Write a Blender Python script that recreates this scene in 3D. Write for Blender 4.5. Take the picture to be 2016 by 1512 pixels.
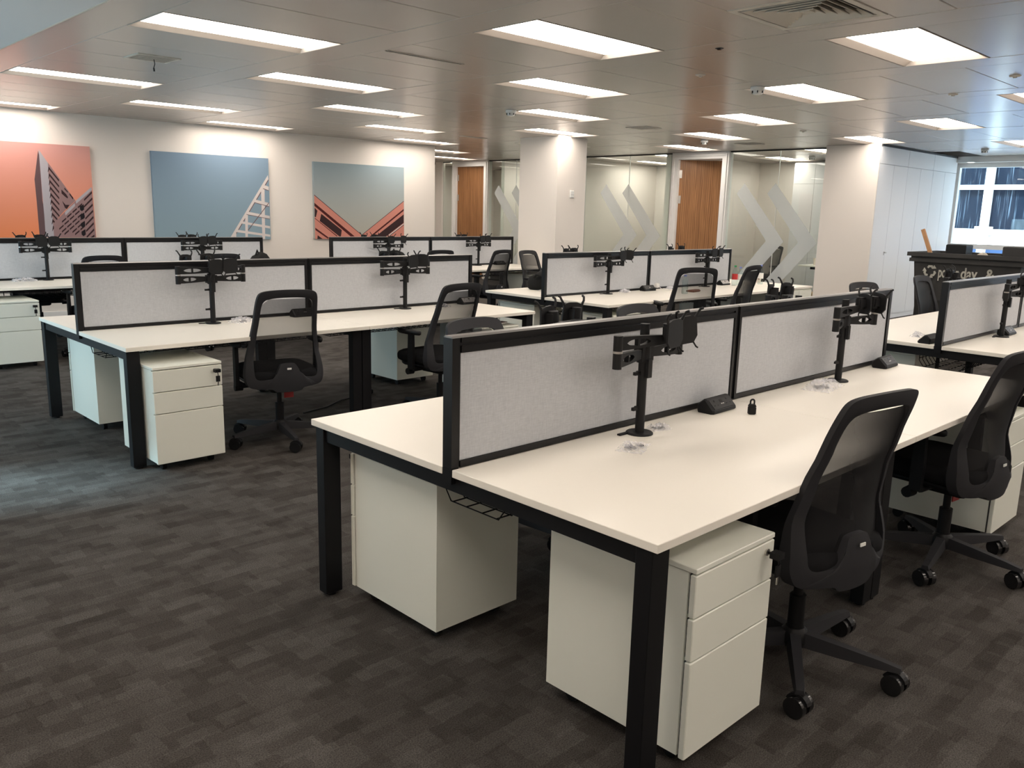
import bpy, math, random
from mathutils import Vector, Matrix
random.seed(7)
for o in list(bpy.data.objects): bpy.data.objects.remove(o, do_unlink=True)
S = bpy.context.scene
COL = S.collection
PI = math.pi
R = math.radians

# ---------------------------------------------------------------- camera
CAM_POS = Vector((-1.6575, -1.1647, 1.5449))
YAW, PITCH, ROLL, FPX = 0.80026, -0.20292, 0.024667, 1651.5
fw = Vector((math.cos(YAW)*math.cos(PITCH), math.sin(YAW)*math.cos(PITCH), math.sin(PITCH)))
rt = Vector((math.sin(YAW), -math.cos(YAW), 0)); up = rt.cross(fw)
r2 = rt*math.cos(ROLL)+up*math.sin(ROLL); u2 = up*math.cos(ROLL)-rt*math.sin(ROLL)
cd = bpy.data.cameras.new('camera'); cam = bpy.data.objects.new('camera', cd); COL.objects.link(cam)
cam.matrix_world = Matrix(((r2.x, u2.x, -fw.x, CAM_POS.x), (r2.y, u2.y, -fw.y, CAM_POS.y), (r2.z, u2.z, -fw.z, CAM_POS.z), (0, 0, 0, 1)))
cd.sensor_width = 36; cd.lens = 36*FPX/2016; cd.clip_start = 0.05; cd.clip_end = 200
S.camera = cam

# ---------------------------------------------------------------- world, exposure
LAMP = 9.0            # luminaire radiance
SKY = 5.0             # daylight
w = bpy.data.worlds.new('world'); S.world = w; w.use_nodes = True
wn = w.node_tree.nodes; bg = wn['Background']
bg.inputs[0].default_value = (0.62, 0.83, 1.0, 1); bg.inputs[1].default_value = SKY
vs = S.view_settings; vs.view_transform = 'Standard'; vs.look = 'None'; vs.exposure = 0.33; vs.gamma = 1.0; vs.use_curve_mapping = False
# low sun from the aisle windows, soft behind thin cloud
sl=bpy.data.lights.new('sun','SUN'); sl.energy=9.0; sl.angle=R(9); sl.color=(.60,.83,1.0)
sun=bpy.data.objects.new('sun',sl); COL.objects.link(sun); sun.location=(-8,8,9)
sun.rotation_euler=Vector((1.0,-.36,-1.0)).to_track_quat('-Z','Y').to_euler()
def portal(loc, rot, sx, sy):
    l = bpy.data.lights.new('window_portal', 'AREA'); l.shape = 'RECTANGLE'; l.size = sx; l.size_y = sy
    l.cycles.is_portal = True
    o = bpy.data.objects.new('window_portal', l); COL.objects.link(o); o.location = loc; o.rotation_euler = rot
    return o

# ---------------------------------------------------------------- dimensions
H = 2.65                    # ceiling
LB, DB, GB, ZT = 3.3215, 0.809, 0.05, 0.73
WB = 2*DB+GB
XL, XWIN, XP = -2.3, 14.3, 11.4     # window wall, far window wall, glass partition
YR, YW, YF = -5.5, 11.0, 16.5

# ---------------------------------------------------------------- mesh helpers
class MB:
    def __init__(s): s.v = []; s.f = []; s.m = []; s.sm = []
    def add(s, vs, fs, mi=0, smooth=False):
        n = len(s.v); s.v += [tuple(v) for v in vs]
        for f in fs: s.f.append([i+n for i in f]); s.m.append(mi); s.sm.append(smooth)
        return s
    def box(s, x0, x1, y0, y1, z0, z1, mi=0):
        return s.add([(x0,y0,z0),(x1,y0,z0),(x1,y1,z0),(x0,y1,z0),(x0,y0,z1),(x1,y0,z1),(x1,y1,z1),(x0,y1,z1)],
              [(0,3,2,1),(4,5,6,7),(0,1,5,4),(1,2,6,5),(2,3,7,6),(3,0,4,7)], mi)
    def rbox(s, x0, x1, y0, y1, z0, z1, b=0.004, mi=0):
        """box with chamfered edges"""
        xs=(x0,x0+b,x1-b,x1); ys=(y0,y0+b,y1-b,y1)
        def ring(z, e):
            X0,X1,Y0,Y1 = x0+e,x1-e,y0+e,y1-e
            return [(X0+b,Y0,z),(X1-b,Y0,z),(X1,Y0+b,z),(X1,Y1-b,z),(X1-b,Y1,z),(X0+b,Y1,z),(X0,Y1-b,z),(X0,Y0+b,z)]
        rings=[ring(z0,b),ring(z0+b,0),ring(z1-b,0),ring(z1,b)]
        v=[p for r in rings for p in r]; f=[(7,6,5,4,3,2,1,0),(24,25,26,27,28,29,30,31)]
        for k in range(3):
            for i in range(8):
                j=(i+1)%8; f.append((k*8+i,k*8+j,(k+1)*8+j,(k+1)*8+i))
        return s.add(v,f,mi)
    def ring_stack(s, rings, cap=True, smooth=True, mi=0):
        n=len(rings[0]); v=[p for r in rings for p in r]; f=[]
        for k in range(len(rings)-1):
            for i in range(n):
                j=(i+1)%n; f.append((k*n+i,k*n+j,(k+1)*n+j,(k+1)*n+i))
        s.add(v,f,mi,smooth)
        if cap:
            s.add(rings[0],[tuple(range(n-1,-1,-1))],mi); s.add(rings[-1],[tuple(range(n))],mi)
        return s
    def tube(s, pts, r, n=8, mi=0, cap=True, smooth=True):
        """tube through points; r a number or list"""
        pts=[Vector(p) for p in pts]; rr=r if isinstance(r,(list,tuple)) else [r]*len(pts)
        rings=[]; ref=None
        for i,p in enumerate(pts):
            if i==0: d=pts[1]-p
            elif i==len(pts)-1: d=p-pts[i-1]
            else: d=(pts[i+1]-pts[i]).normalized()+(p-pts[i-1]).normalized()
            d.normalize()
            if ref is None: ref=Vector((0,0,1)) if abs(d.z)<.9 else Vector((1,0,0))
            a=d.cross(ref); 
            if a.length<1e-4: a=d.cross(Vector((0,1,0)))
            a.normalize(); b=a.cross(d); ref=b if True else ref
            rings.append([p+a*math.cos(-2*PI*k/n)*rr[i]+b*math.sin(-2*PI*k/n)*rr[i] for k in range(n)])
        return s.ring_stack(rings,cap,smooth,mi)
    def cyl(s, x, y, z0, z1, r, n=16, r1=None, mi=0):
        r1 = r if r1 is None else r1
        return s.ring_stack([[(x+q*math.cos(2*PI*k/n),y+q*math.sin(2*PI*k/n),z) for k in range(n)] for z,q in ((z0,r),(z1,r1))],mi=mi)
    def lathe(s, prof, n=16, x=0, y=0, mi=0):
        return s.ring_stack([[(x+r*math.cos(2*PI*k/n),y+r*math.sin(2*PI*k/n),z) for k in range(n)] for r,z in prof],mi=mi)
    def prism(s, poly, axis, a, b, mi=0):
        """polygon (2-D) extruded along axis 'x','y' or 'z' from a to b"""
        def P(p,t):
            return {'x':(t,p[0],p[1]),'y':(p[0],t,p[1]),'z':(p[0],p[1],t)}[axis]
        n=len(poly); v=[P(p,a) for p in poly]+[P(p,b) for p in poly]
        f=[tuple(range(n)),tuple(range(2*n-1,n-1,-1))]+[(i,i+n,(i+1)%n+n,(i+1)%n) for i in range(n)]
        return s.add(v,f,mi)
    def mesh(s, name, mats):
        me=bpy.data.meshes.new(name); me.from_pydata(s.v,[],s.f)
        for m in (mats if isinstance(mats,(list,tuple)) else [mats]): me.materials.append(M[m])
        me.polygons.foreach_set('material_index',s.m); me.polygons.foreach_set('use_smooth',s.sm)
        me.update(); 
        import bmesh
        bm=bmesh.new(); bm.from_mesh(me); bmesh.ops.remove_doubles(bm,verts=bm.verts,dist=1e-5) if s.weld else None
        bmesh.ops.recalc_face_normals(bm,faces=bm.faces); bm.to_mesh(me); bm.free()
        return me
    weld=False
    def build(s, name, mats, parent=None, loc=None, rot=None):
        return link(name, s.mesh(name,mats), parent, loc, rot)
def link(name, me, parent=None, loc=None, rot=None):
    o=bpy.data.objects.new(name,me); COL.objects.link(o); o.parent=parent
    if loc is not None: o.location=loc
    if rot is not None: o.rotation_euler=rot
    return o
def tag(o, label=None, cat=None, group=None, kind=None):
    if label: o['label']=label
    if cat: o['category']=cat
    if group: o['group']=group
    if kind: o['kind']=kind
    return o
def thing(name, label, cat, loc=(0,0,0), rz=0, group=None):
    o=bpy.data.objects.new(name,None); COL.objects.link(o); o.empty_display_size=.1
    o.location=loc; o.rotation_euler=(0,0,rz); return tag(o,label,cat,group)
KIDS={}
def copy_tree(o, parent=None):
    c=o.copy(); COL.objects.link(c); c.parent=parent
    for ch in [k for k in o.children]: copy_tree(ch,c)
    return c
def place(proto, loc, rz, label, group=None, used=set()):
    """first call moves the prototype itself, later ones copy it"""
    o=proto if id(proto) not in used else copy_tree(proto)
    used.add(id(proto)); o.location=loc; o.rotation_euler=(0,0,rz); o['label']=label
    if group: o['group']=group
    return o
def struct(name, mb, m, parent=None, **k):
    o=mb.build(name,m,parent,**k)
    if parent is None: o['kind']='structure'
    return o

# ---------------------------------------------------------------- materials
M={}
def nodes(name):
    m=bpy.data.materials.new(name); m.use_nodes=True; nt=m.node_tree; M[name]=m
    return m,nt,nt.nodes['Principled BSDF']
def pbr(name, col, rough=.5, metal=0, spec=.5, noise=None, bump=None):
    m,nt,b=nodes(name)
    b.inputs['Base Color'].default_value=(*col,1); b.inputs['Roughness'].default_value=rough
    b.inputs['Metallic'].default_value=metal; b.inputs['Specular IOR Level'].default_value=spec
    if noise or bump:
        tc=nt.nodes.new('ShaderNodeTexCoord'); t=nt.nodes.new('ShaderNodeTexNoise'); nt.links.new(tc.outputs['Object'],t.inputs['Vector'])
    if noise:
        sc,amt=noise; t.inputs['Scale'].default_value=sc; t.inputs['Detail'].default_value=4
        mx=nt.nodes.new('ShaderNodeMixRGB'); mx.inputs[1].default_value=(*[c*(1-amt) for c in col],1); mx.inputs[2].default_value=(*[min(1,c*(1+amt)) for c in col],1)
        nt.links.new(t.outputs['Fac'],mx.inputs[0]); nt.links.new(mx.outputs[0],b.inputs['Base Color'])
    if bump:
        t2=nt.nodes.new('ShaderNodeTexNoise'); t2.inputs['Scale'].default_value=bump[0]; nt.links.new(tc.outputs['Object'],t2.inputs['Vector'])
        bp=nt.nodes.new('ShaderNodeBump'); bp.inputs['Strength'].default_value=bump[1]; bp.inputs['Distance'].default_value=.002
        nt.links.new(t2.outputs['Fac'],bp.inputs['Height']); nt.links.new(bp.outputs[0],b.inputs['Normal'])
    return m
def emit(name, col, st):
    m,nt,b=nodes(name); b.inputs['Base Color'].default_value=(.8,.8,.8,1)
    b.inputs['Emission Color'].default_value=(*col,1); b.inputs['Emission Strength'].default_value=st; return m
def see_through(name, col, fac, rough=.6, scale=None):
    """diffuse surface with an open weave: fac = share of light that passes"""
    m,nt,b=nodes(name); b.inputs['Base Color'].default_value=(*col,1); b.inputs['Roughness'].default_value=rough
    b.inputs['Specular IOR Level'].default_value=.2
    t=nt.nodes.new('ShaderNodeBsdfTransparent'); mx=nt.nodes.new('ShaderNodeMixShader'); mx.inputs[0].default_value=fac
    nt.links.new(b.outputs[0],mx.inputs[1]); nt.links.new(t.outputs[0],mx.inputs[2]); nt.links.new(mx.outputs[0],nt.nodes['Material Output'].inputs[0]); return m
def glass(name, tint=(.9,.96,.94)):
    m,nt,b=nodes(name); N=nt.nodes.new
    t=N('ShaderNodeBsdfTransparent'); t.inputs[0].default_value=(*tint,1)
    g=N('ShaderNodeBsdfGlossy'); g.inputs['Roughness'].default_value=.01
    ge=N('ShaderNodeNewGeometry'); dp=N('ShaderNodeVectorMath'); dp.operation='DOT_PRODUCT'; nt.links.new(ge.outputs['Normal'],dp.inputs[0]); nt.links.new(ge.outputs['Incoming'],dp.inputs[1])
    ab=N('ShaderNodeMath'); ab.operation='ABSOLUTE'; nt.links.new(dp.outputs['Value'],ab.inputs[0])
    su=N('ShaderNodeMath'); su.operation='SUBTRACT'; su.inputs[0].default_value=1; nt.links.new(ab.outputs[0],su.inputs[1])
    po=N('ShaderNodeMath'); po.operation='POWER'; po.inputs[1].default_value=5; nt.links.new(su.outputs[0],po.inputs[0])
    ma=N('ShaderNodeMath'); ma.operation='MULTIPLY_ADD'; ma.inputs[1].default_value=.96; ma.inputs[2].default_value=.035; nt.links.new(po.outputs[0],ma.inputs[0])
    mx=N('ShaderNodeMixShader'); nt.links.new(ma.outputs[0],mx.inputs[0]); nt.links.new(t.outputs[0],mx.inputs[1]); nt.links.new(g.outputs[0],mx.inputs[2])
    nt.links.new(mx.outputs[0],nt.nodes['Material Output'].inputs[0]); return m
pbr('white_top',(.84,.80,.72),.35,spec=.4)
pbr('white_metal',(.77,.78,.70),.4,spec=.4)
pbr('black_metal',(.006,.006,.007),.5,spec=.22)
pbr('black_frame',(.007,.007,.008),.35,spec=.28)
pbr('screen_cap',(.16,.155,.15),.3,spec=1)
pbr('black_plastic',(.007,.007,.008),.5,spec=.25)
pbr('gloss_plastic',(.012,.012,.013),.2)
pbr('grey_plastic',(.024,.024,.027),.6,spec=.2)
pbr('seat_fabric',(.010,.010,.011),.9,spec=.1,bump=(900,.4))
def weave(name,col,T):
    # open weave with thickness: the more oblique the view, the less passes
    m=see_through(name,col,.4); nt=m.node_tree; lw=nt.nodes.new('ShaderNodeLayerWeight'); lw.inputs[0].default_value=.5
    ge=nt.nodes.new('ShaderNodeNewGeometry'); dp=nt.nodes.new('ShaderNodeVectorMath'); dp.operation='DOT_PRODUCT'
    nt.links.new(ge.outputs['Normal'],dp.inputs[0]); nt.links.new(ge.outputs['Incoming'],dp.inputs[1])
    ab=nt.nodes.new('ShaderNodeMath'); ab.operation='ABSOLUTE'; nt.links.new(dp.outputs['Value'],ab.inputs[0])
    mxx=nt.nodes.new('ShaderNodeMath'); mxx.operation='MAXIMUM'; mxx.inputs[1].default_value=.08; nt.links.new(ab.outputs[0],mxx.inputs[0])
    iv=nt.nodes.new('ShaderNodeMath'); iv.operation='DIVIDE'; iv.inputs[0].default_value=1; nt.links.new(mxx.outputs[0],iv.inputs[1])
    p15=nt.nodes.new('ShaderNodeMath'); p15.operation='POWER'; p15.inputs[1].default_value=1.5; nt.links.new(iv.outputs[0],p15.inputs[0]); pw=nt.nodes.new('ShaderNodeMath'); pw.operation='POWER'; pw.inputs[0].default_value=T; nt.links.new(p15.outputs[0],pw.inputs[1])
    for n in nt.nodes:
        if n.type=='MIX_SHADER': nt.links.new(pw.outputs[0],n.inputs[0])
    nt.nodes.remove(lw)
weave('chair_mesh',(.010,.010,.011),.45)
pbr('arm_black',(.010,.010,.011),.55,spec=.25)
pbr('steel',(.55,.53,.5),.3,metal=1)
pbr('silver_face',(.45,.43,.42),.5)
pbr('wall_paint',(.76,.71,.66),.7,spec=.2,bump=(120,.05))
pbr('ceiling_tile',(.45,.405,.37),.24,spec=.5)
pbr('ceiling_board',(.62,.62,.62),.8,spec=.1)
pbr('recess_white',(.44,.39,.345),.6,spec=.2)
emit('lamp_diffuser',(1.0,.90,.80),LAMP)
emit('downlight_lens',(1,.93,.85),4)
pbr('vent_paint',(.55,.52,.46),.5)
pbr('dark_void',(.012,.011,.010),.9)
pbr('detector_white',(.72,.72,.70),.4)
pbr('cabinet_white',(.76,.75,.75),.45,spec=.3)
pbr('frame_white',(.80,.79,.77),.45)
pbr('seam_dark',(.05,.05,.05),.8)
pbr('red_tag',(.35,.03,.03),.6)
pbr('label_white',(.75,.75,.72),.5)
pbr('backpack',(.012,.012,.012),.85,spec=.15,bump=(300,.5))
pbr('leather',(.17,.06,.03),.5)
pbr('wood_stick',(.42,.22,.10),.7,noise=(20,.2))
pbr('bin_plastic',(.026,.025,.024),.65,noise=(5,.5),bump=(60,.3))
pbr('bin_text',(.42,.41,.36),.8,noise=(14,.5))
pbr('rag',(.5,.45,.38),.9)
pbr('cardboard',(.36,.24,.13),.8)
pbr('paper',(.72,.72,.70),.7)
pbr('bottle_red',(.45,.02,.02),.4)
pbr('cap_green',(.02,.28,.09),.5)
pbr('cap_blue',(.20,.26,.62),.5)
pbr('cup_brown',(.14,.04,.03),.6)
pbr('cup_paper',(.74,.64,.56),.7)
pbr('bag_green',(.03,.10,.07),.6)
pbr('cable_white',(.70,.68,.66),.5)
glass('pane',(.94,.985,.97)); glass('bottle_glass',(.86,.92,.92))
see_through('clear_film',(.85,.85,.90),.70,.2)
see_through('frosted_film',(.70,.73,.73),.48,.8)
for n,c in dict(pink=(.60,.25,.20),maroon=(.08,.02,.02),dark=(.045,.025,.027),white=(.66,.60,.58),brown=(.16,.09,.09),purple=(.13,.08,.085),pale=(.42,.39,.42),mauve=(.30,.19,.19),black=(.02,.017,.02)).items():
    pbr('print_'+n,c,.75,spec=.1)
def grad(name, c0, c1, z0, z1, x=None):
    m,nt,b=nodes(name); tc=nt.nodes.new('ShaderNodeTexCoord'); sp=nt.nodes.new('ShaderNodeSeparateXYZ'); nt.links.new(tc.outputs['Object'],sp.inputs[0])
    mr=nt.nodes.new('ShaderNodeMapRange'); mr.inputs[1].default_value=z0; mr.inputs[2].default_value=z1; nt.links.new(sp.outputs['Z'],mr.inputs[0])
    mx=nt.nodes.new('ShaderNodeMixRGB'); mx.inputs[1].default_value=(*c0,1); mx.inputs[2].default_value=(*c1,1)
    nt.links.new(mr.outputs[0],mx.inputs[0]); nt.links.new(mx.outputs[0],b.inputs['Base Color']); b.inputs['Roughness'].default_value=.75; b.inputs['Specular IOR Level'].default_value=.1
grad('sky_orange',(.82,.26,.11),(.62,.32,.29),0,1.2)
grad('sky_blue',(.25,.35,.41),(.20,.28,.37),0,1.2)
grad('sky_grey',(.42,.42,.38),(.30,.38,.42),.2,1.2)
# carpet: woven rectangular blotches of brown and grey
def carpet():
    m,nt,b=nodes('carpet'); N=nt.nodes.new; L=nt.links.new; tc=N('ShaderNodeTexCoord')
    nz=N('ShaderNodeTexNoise'); nz.inputs['Scale'].default_value=34; nz.inputs['Detail'].default_value=2; L(tc.outputs['Object'],nz.inputs['Vector'])
    sb=N('ShaderNodeVectorMath'); sb.operation='SUBTRACT'; sb.inputs[1].default_value=(.5,.5,.5); L(nz.outputs['Color'],sb.inputs[0])
    sc=N('ShaderNodeVectorMath'); sc.operation='SCALE'; sc.inputs['Scale'].default_value=.022; L(sb.outputs[0],sc.inputs[0])
    ad=N('ShaderNodeVectorMath'); ad.operation='ADD'; L(tc.outputs['Object'],ad.inputs[0]); L(sc.outputs[0],ad.inputs[1])
    def cells(wd,ht,off,loc):
        mp=N('ShaderNodeMapping'); mp.inputs['Location'].default_value=loc; L(ad.outputs[0],mp.inputs[0])
        br=N('ShaderNodeTexBrick'); br.inputs['Scale'].default_value=1; br.inputs['Mortar Size'].default_value=0; br.inputs['Mortar Smooth'].default_value=0
        br.inputs['Brick Width'].default_value=wd; br.inputs['Row Height'].default_value=ht; br.offset=off; br.offset_frequency=2
        br.inputs['Color1'].default_value=(0,0,0,1); br.inputs['Color2'].default_value=(1,1,1,1); br.inputs['Bias'].default_value=0
        L(mp.outputs[0],br.inputs['Vector']); return br
    a=cells(.17,.07,.37,(0,0,0)); c=cells(.085,.05,.61,(.05,.013,0)); e=cells(.5,.5,0,(.2,.1,0)); g=cells(.13,.10,.45,(.31,.07,0))
    def mix(x,y,f):
        q=N('ShaderNodeMixRGB'); q.inputs[0].default_value=f; L(x,q.inputs[1]); L(y,q.inputs[2]); return q.outputs[0]
    v=mix(mix(a.outputs[0],c.outputs[0],.42),mix(g.outputs[0],e.outputs[0],.3),.40)
    rp=N('ShaderNodeValToRGB'); r=rp.color_ramp; r.elements[0].position=.18; r.elements[0].color=(.038,.033,.029,1); r.elements[1].position=.8; r.elements[1].color=(.083,.077,.071,1)
    el=r.elements.new(.45); el.color=(.057,.051,.046,1); L(v,rp.inputs[0])
    ns=N('ShaderNodeTexNoise'); ns.inputs['Scale'].default_value=230; ns.inputs['Detail'].default_value=3; L(tc.outputs['Object'],ns.inputs['Vector'])
    mr=N('ShaderNodeMapRange'); mr.inputs[1].default_value=.3; mr.inputs[2].default_value=.7; mr.inputs[3].default_value=.5; mr.inputs[4].default_value=1.5; L(ns.outputs['Fac'],mr.inputs[0])
    m3=N('ShaderNodeMixRGB'); m3.blend_type='MULTIPLY'; m3.inputs[0].default_value=1; L(rp.outputs[0],m3.inputs[1]); L(mr.outputs[0],m3.inputs[2])
    L(m3.outputs[0],b.inputs['Base Color']); b.inputs['Roughness'].default_value=.95; b.inputs['Specular IOR Level'].default_value=.12
    bp=N('ShaderNodeBump'); bp.inputs['Strength'].default_value=.5; bp.inputs['Distance'].default_value=.004; L(ns.outputs['Fac'],bp.inputs['Height']); L(bp.outputs[0],b.inputs['Normal'])
carpet()
def fabric():
    m,nt,b=nodes('screen_fabric'); N=nt.nodes.new; tc=N('ShaderNodeTexCoord'); out=[]
    for sc in ((40,40,700),(700,40,40)):
        mp=N('ShaderNodeMapping'); mp.inputs['Scale'].default_value=sc; nt.links.new(tc.outputs['Object'],mp.inputs[0])
        t=N('ShaderNodeTexNoise'); t.inputs['Scale'].default_value=1; nt.links.new(mp.outputs[0],t.inputs['Vector']); out.append(t)
    mx=N('ShaderNodeMixRGB'); mx.inputs[0].default_value=.5; nt.links.new(out[0].outputs['Fac'],mx.inputs[1]); nt.links.new(out[1].outputs['Fac'],mx.inputs[2])
    rp=N('ShaderNodeValToRGB'); rp.color_ramp.elements[0].position=.36; rp.color_ramp.elements[1].position=.64
    rp.color_ramp.elements[0].color=(.44,.455,.485,1); rp.color_ramp.elements[1].color=(.56,.575,.60,1)
    nt.links.new(mx.outputs[0],rp.inputs[0]); nt.links.new(rp.outputs[0],b.inputs['Base Color']); b.inputs['Roughness'].default_value=.95; b.inputs['Specular IOR Level'].default_value=.1
fabric()
def oak():
    m,nt,b=nodes('oak'); N=nt.nodes.new; tc=N('ShaderNodeTexCoord'); mp=N('ShaderNodeMapping'); mp.inputs['Scale'].default_value=(9,9,.7); nt.links.new(tc.outputs['Object'],mp.inputs[0])
    t=N('ShaderNodeTexNoise'); t.inputs['Scale'].default_value=1.6; t.inputs['Detail'].default_value=6; t.inputs['Distortion'].default_value=.6; nt.links.new(mp.outputs[0],t.inputs['Vector'])
    wv=N('ShaderNodeTexWave'); wv.bands_direction='Y'; wv.inputs['Scale'].default_value=1.2; wv.inputs['Distortion'].default_value=7; wv.inputs['Detail'].default_value=3; nt.links.new(mp.outputs[0],wv.inputs['Vector'])
    mx=N('ShaderNodeMixRGB'); mx.inputs[0].default_value=.4; nt.links.new(t.outputs['Fac'],mx.inputs[1]); nt.links.new(wv.outputs['Fac'],mx.inputs[2])
    rp=N('ShaderNodeValToRGB'); rp.color_ramp.elements[0].position=.25; rp.color_ramp.elements[1].position=.75
    rp.color_ramp.elements[0].color=(.20,.085,.028,1); rp.color_ramp.elements[1].color=(.43,.20,.075,1)
    nt.links.new(mx.outputs[0],rp.inputs[0]); nt.links.new(rp.outputs[0],b.inputs['Base Color']); b.inputs['Roughness'].default_value=.4
oak()
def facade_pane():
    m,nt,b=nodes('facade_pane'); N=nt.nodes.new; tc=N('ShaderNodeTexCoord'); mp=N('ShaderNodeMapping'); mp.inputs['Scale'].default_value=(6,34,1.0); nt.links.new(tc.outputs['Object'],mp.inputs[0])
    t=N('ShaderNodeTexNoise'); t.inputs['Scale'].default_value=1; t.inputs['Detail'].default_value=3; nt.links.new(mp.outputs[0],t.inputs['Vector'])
    rp=N('ShaderNodeValToRGB'); rp.color_ramp.elements[0].position=.56; rp.color_ramp.elements[1].position=.74  # vertical noise streaks paint pale reflections into the dark pane colour
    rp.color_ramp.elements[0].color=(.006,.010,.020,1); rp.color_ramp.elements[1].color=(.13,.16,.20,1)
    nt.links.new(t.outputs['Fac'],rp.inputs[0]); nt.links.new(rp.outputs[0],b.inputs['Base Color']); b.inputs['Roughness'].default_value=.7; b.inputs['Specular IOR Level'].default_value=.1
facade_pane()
pbr('facade_stone',(.72,.58,.55),.8); pbr('facade_mullion',(.80,.74,.72),.7); pbr('facade_blue',(.04,.09,.22),.6)
# ================================================================ THE SETTING
struct('floor', MB().box(XL-.3,XWIN+.6,YR-.3,YF+.3,-.1,0), 'carpet')
# ---- ceiling: slab with metal tiles, strips and plasterboard margin
ceil=struct('ceiling', MB().box(XL-.3,XWIN+.6,YR-.3,YF+.3,H+.12,H+.22), 'ceiling_board')
MX,CW,PY,LY=1.559,1.25,3.09,.575
X0=.502
TP=(PY-LY)/4
tile_me=MB().rbox(.003,CW-.003,.003,TP-.003,0,.02,.003).mesh('ceiling_tile','ceiling_tile')
def y0(i): return 4.39-.028*i-(PY/2 if i%2 else 0)
SKIP=set(); LIGHTS=[]; TILES=[]
for i in range(9):
    xa=X0+MX*i
    if xa+CW>XWIN+.35: continue
    k=-4
    while True:
        yc=y0(i)+PY*k
        if yc>YF: break
        if yc-LY/2>YR+.05 and yc+LY/2<YF-.05: LIGHTS.append((i,k,xa,yc))
        for q in range(4):
            ya=yc+LY/2+TP*q
            if ya>YR and ya+TP<YF: TILES.append((i,xa,ya))
        k+=1
def inside(x,y):           # over the pictures' wall there is no room
    return not (x<8.0 and y>YW+.0)
VENT=(2.89,y0(1)-PY/2)     # four-way diffuser replaces two tiles
for i,xa,ya in TILES:
    if not inside(xa,ya): continue
    if i==1 and abs(ya+TP/2-VENT[1])<TP*.6 : continue
    link('ceiling_tile',tile_me,ceil,(xa,ya,H))
# plain infill either side of the diffuser
vx,vy=VENT
vx0,vx1=vx-.31,vx+.31; tx=X0+MX
for a,b,c,d in ((tx+.003,vx0,vy-.31,vy+.31),(vx1,tx+CW-.003,vy-.31,vy+.31),(tx+.003,tx+CW-.003,vy-TP+.003,vy-.313),(tx+.003,tx+CW-.003,vy+.313,vy+TP-.003)):
    MB().rbox(a,b,c,d,H,H+.02,.003).build('ceiling_tile','ceiling_tile',ceil)
for i in range(-1,9):
    xa=X0+MX*i+CW; xb=X0+MX*(i+1)
    if i==-1: xa,xb=.175,X0
    if xa>XWIN+.3: continue
    MB().rbox(xa+.002,min(xb,XWIN+.35)-.002,YR,YF,H-.001,H+.02,.003).build('ceiling_strip','ceiling_tile',ceil)
MXA=-1.85; MLY=[-3.4,-1.34,.72,2.78]
edges=[YR]+[v for y in MLY for v in (y-LY/2,y+LY/2)]+[YF]
mg=MB().box(XL,MXA,YR,YF,H-.012,H+.02).box(MXA+CW,.165,YR,YF,H-.012,H+.02)
for a,b in zip(edges[0::2],edges[1::2]): mg.box(MXA,MXA+CW,a,b,H-.012,H+.02)
mg.build('ceiling_margin','ceiling_board',ceil)
MB().box(.160,.172,YR,YF,H-.014,H+.02).build('ceiling_edge_trim','vent_paint',ceil)
# ---- walls
struct('wall_artwork', MB().box(XL,8.09,YW,YW+.2,0,H+.1), 'wall_paint')
struct('baseboard_artwork', MB().box(XL,8.09,YW-.015,YW,0,.1), 'frame_white')
struct('wall_corridor_far', MB().box(7.9,XWIN+.5,YF,YF+.2,0,H+.1), 'wall_paint')
struct('wall_corridor_side', MB().box(7.89,8.09,YW+.2,YF,0,H+.1), 'wall_paint')
struct('wall_right', MB().box(XL,XWIN+.3,YR-.2,YR,0,H+.1), 'wall_paint')
# window wall on the aisle side: piers, sill and head round three windows
wins=[(4.10,4.95,.06,2.5),(5.3,7.1,.3,1.75),(7.4,9.2,.3,1.75)]
wl=MB().box(XL-.25,XL,YR,wins[0][0],0,H+.1).box(XL-.25,XL,wins[-1][1],YW+.2,0,H+.1)
for a,b,z0_,z1_ in wins: wl.box(XL-.25,XL,a,b,0,z0_).box(XL-.25,XL,a,b,z1_,H+.1)
for a,b in zip(wins[:-1],wins[1:]): wl.box(XL-.25,XL,a[1],b[0],0,H+.1)
struct('wall_aisle', wl, 'wall_paint')
for n,(a,b,z0_,z1_) in enumerate(wins):
    wroot=struct('window_%d'%(n+1), MB().box(XL-.2,XL-.12,a,a+.05,z0_,z1_).box(XL-.2,XL-.12,b-.05,b,z0_,z1_).box(XL-.2,XL-.12,a+.05,b-.05,z0_,z0_+.05).box(XL-.2,XL-.12,a+.05,b-.05,z1_-.05,z1_), 'frame_white')
    MB().box(XL-.165,XL-.158,a+.05,b-.05,z0_+.05,z1_-.05).build('pane','pane',wroot)
    portal((XL-.26,(a+b)/2,(z0_+z1_)/2),(0,-PI/2,0),z1_-z0_,b-a)
# ---- square column beside the desks
colm=struct('column', MB().box(7.70,8.34,7.62,8.42,0,H+.02), 'wall_paint')
t=thing('wall_sensor','small white square room sensor on the white column','sensor',(8.02,7.62,1.82))
MB().rbox(-.04,.04,-.028,0,-.055,.055,.006).build('housing','detector_white',t); MB().box(-.036,.036,-.0285,-.027,-.01,-.007).build('seam','seam_dark',t)
MB().rbox(-.03,.03,-.03,-.027,-.045,-.02,.001).build('cover','detector_white',t)
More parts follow.
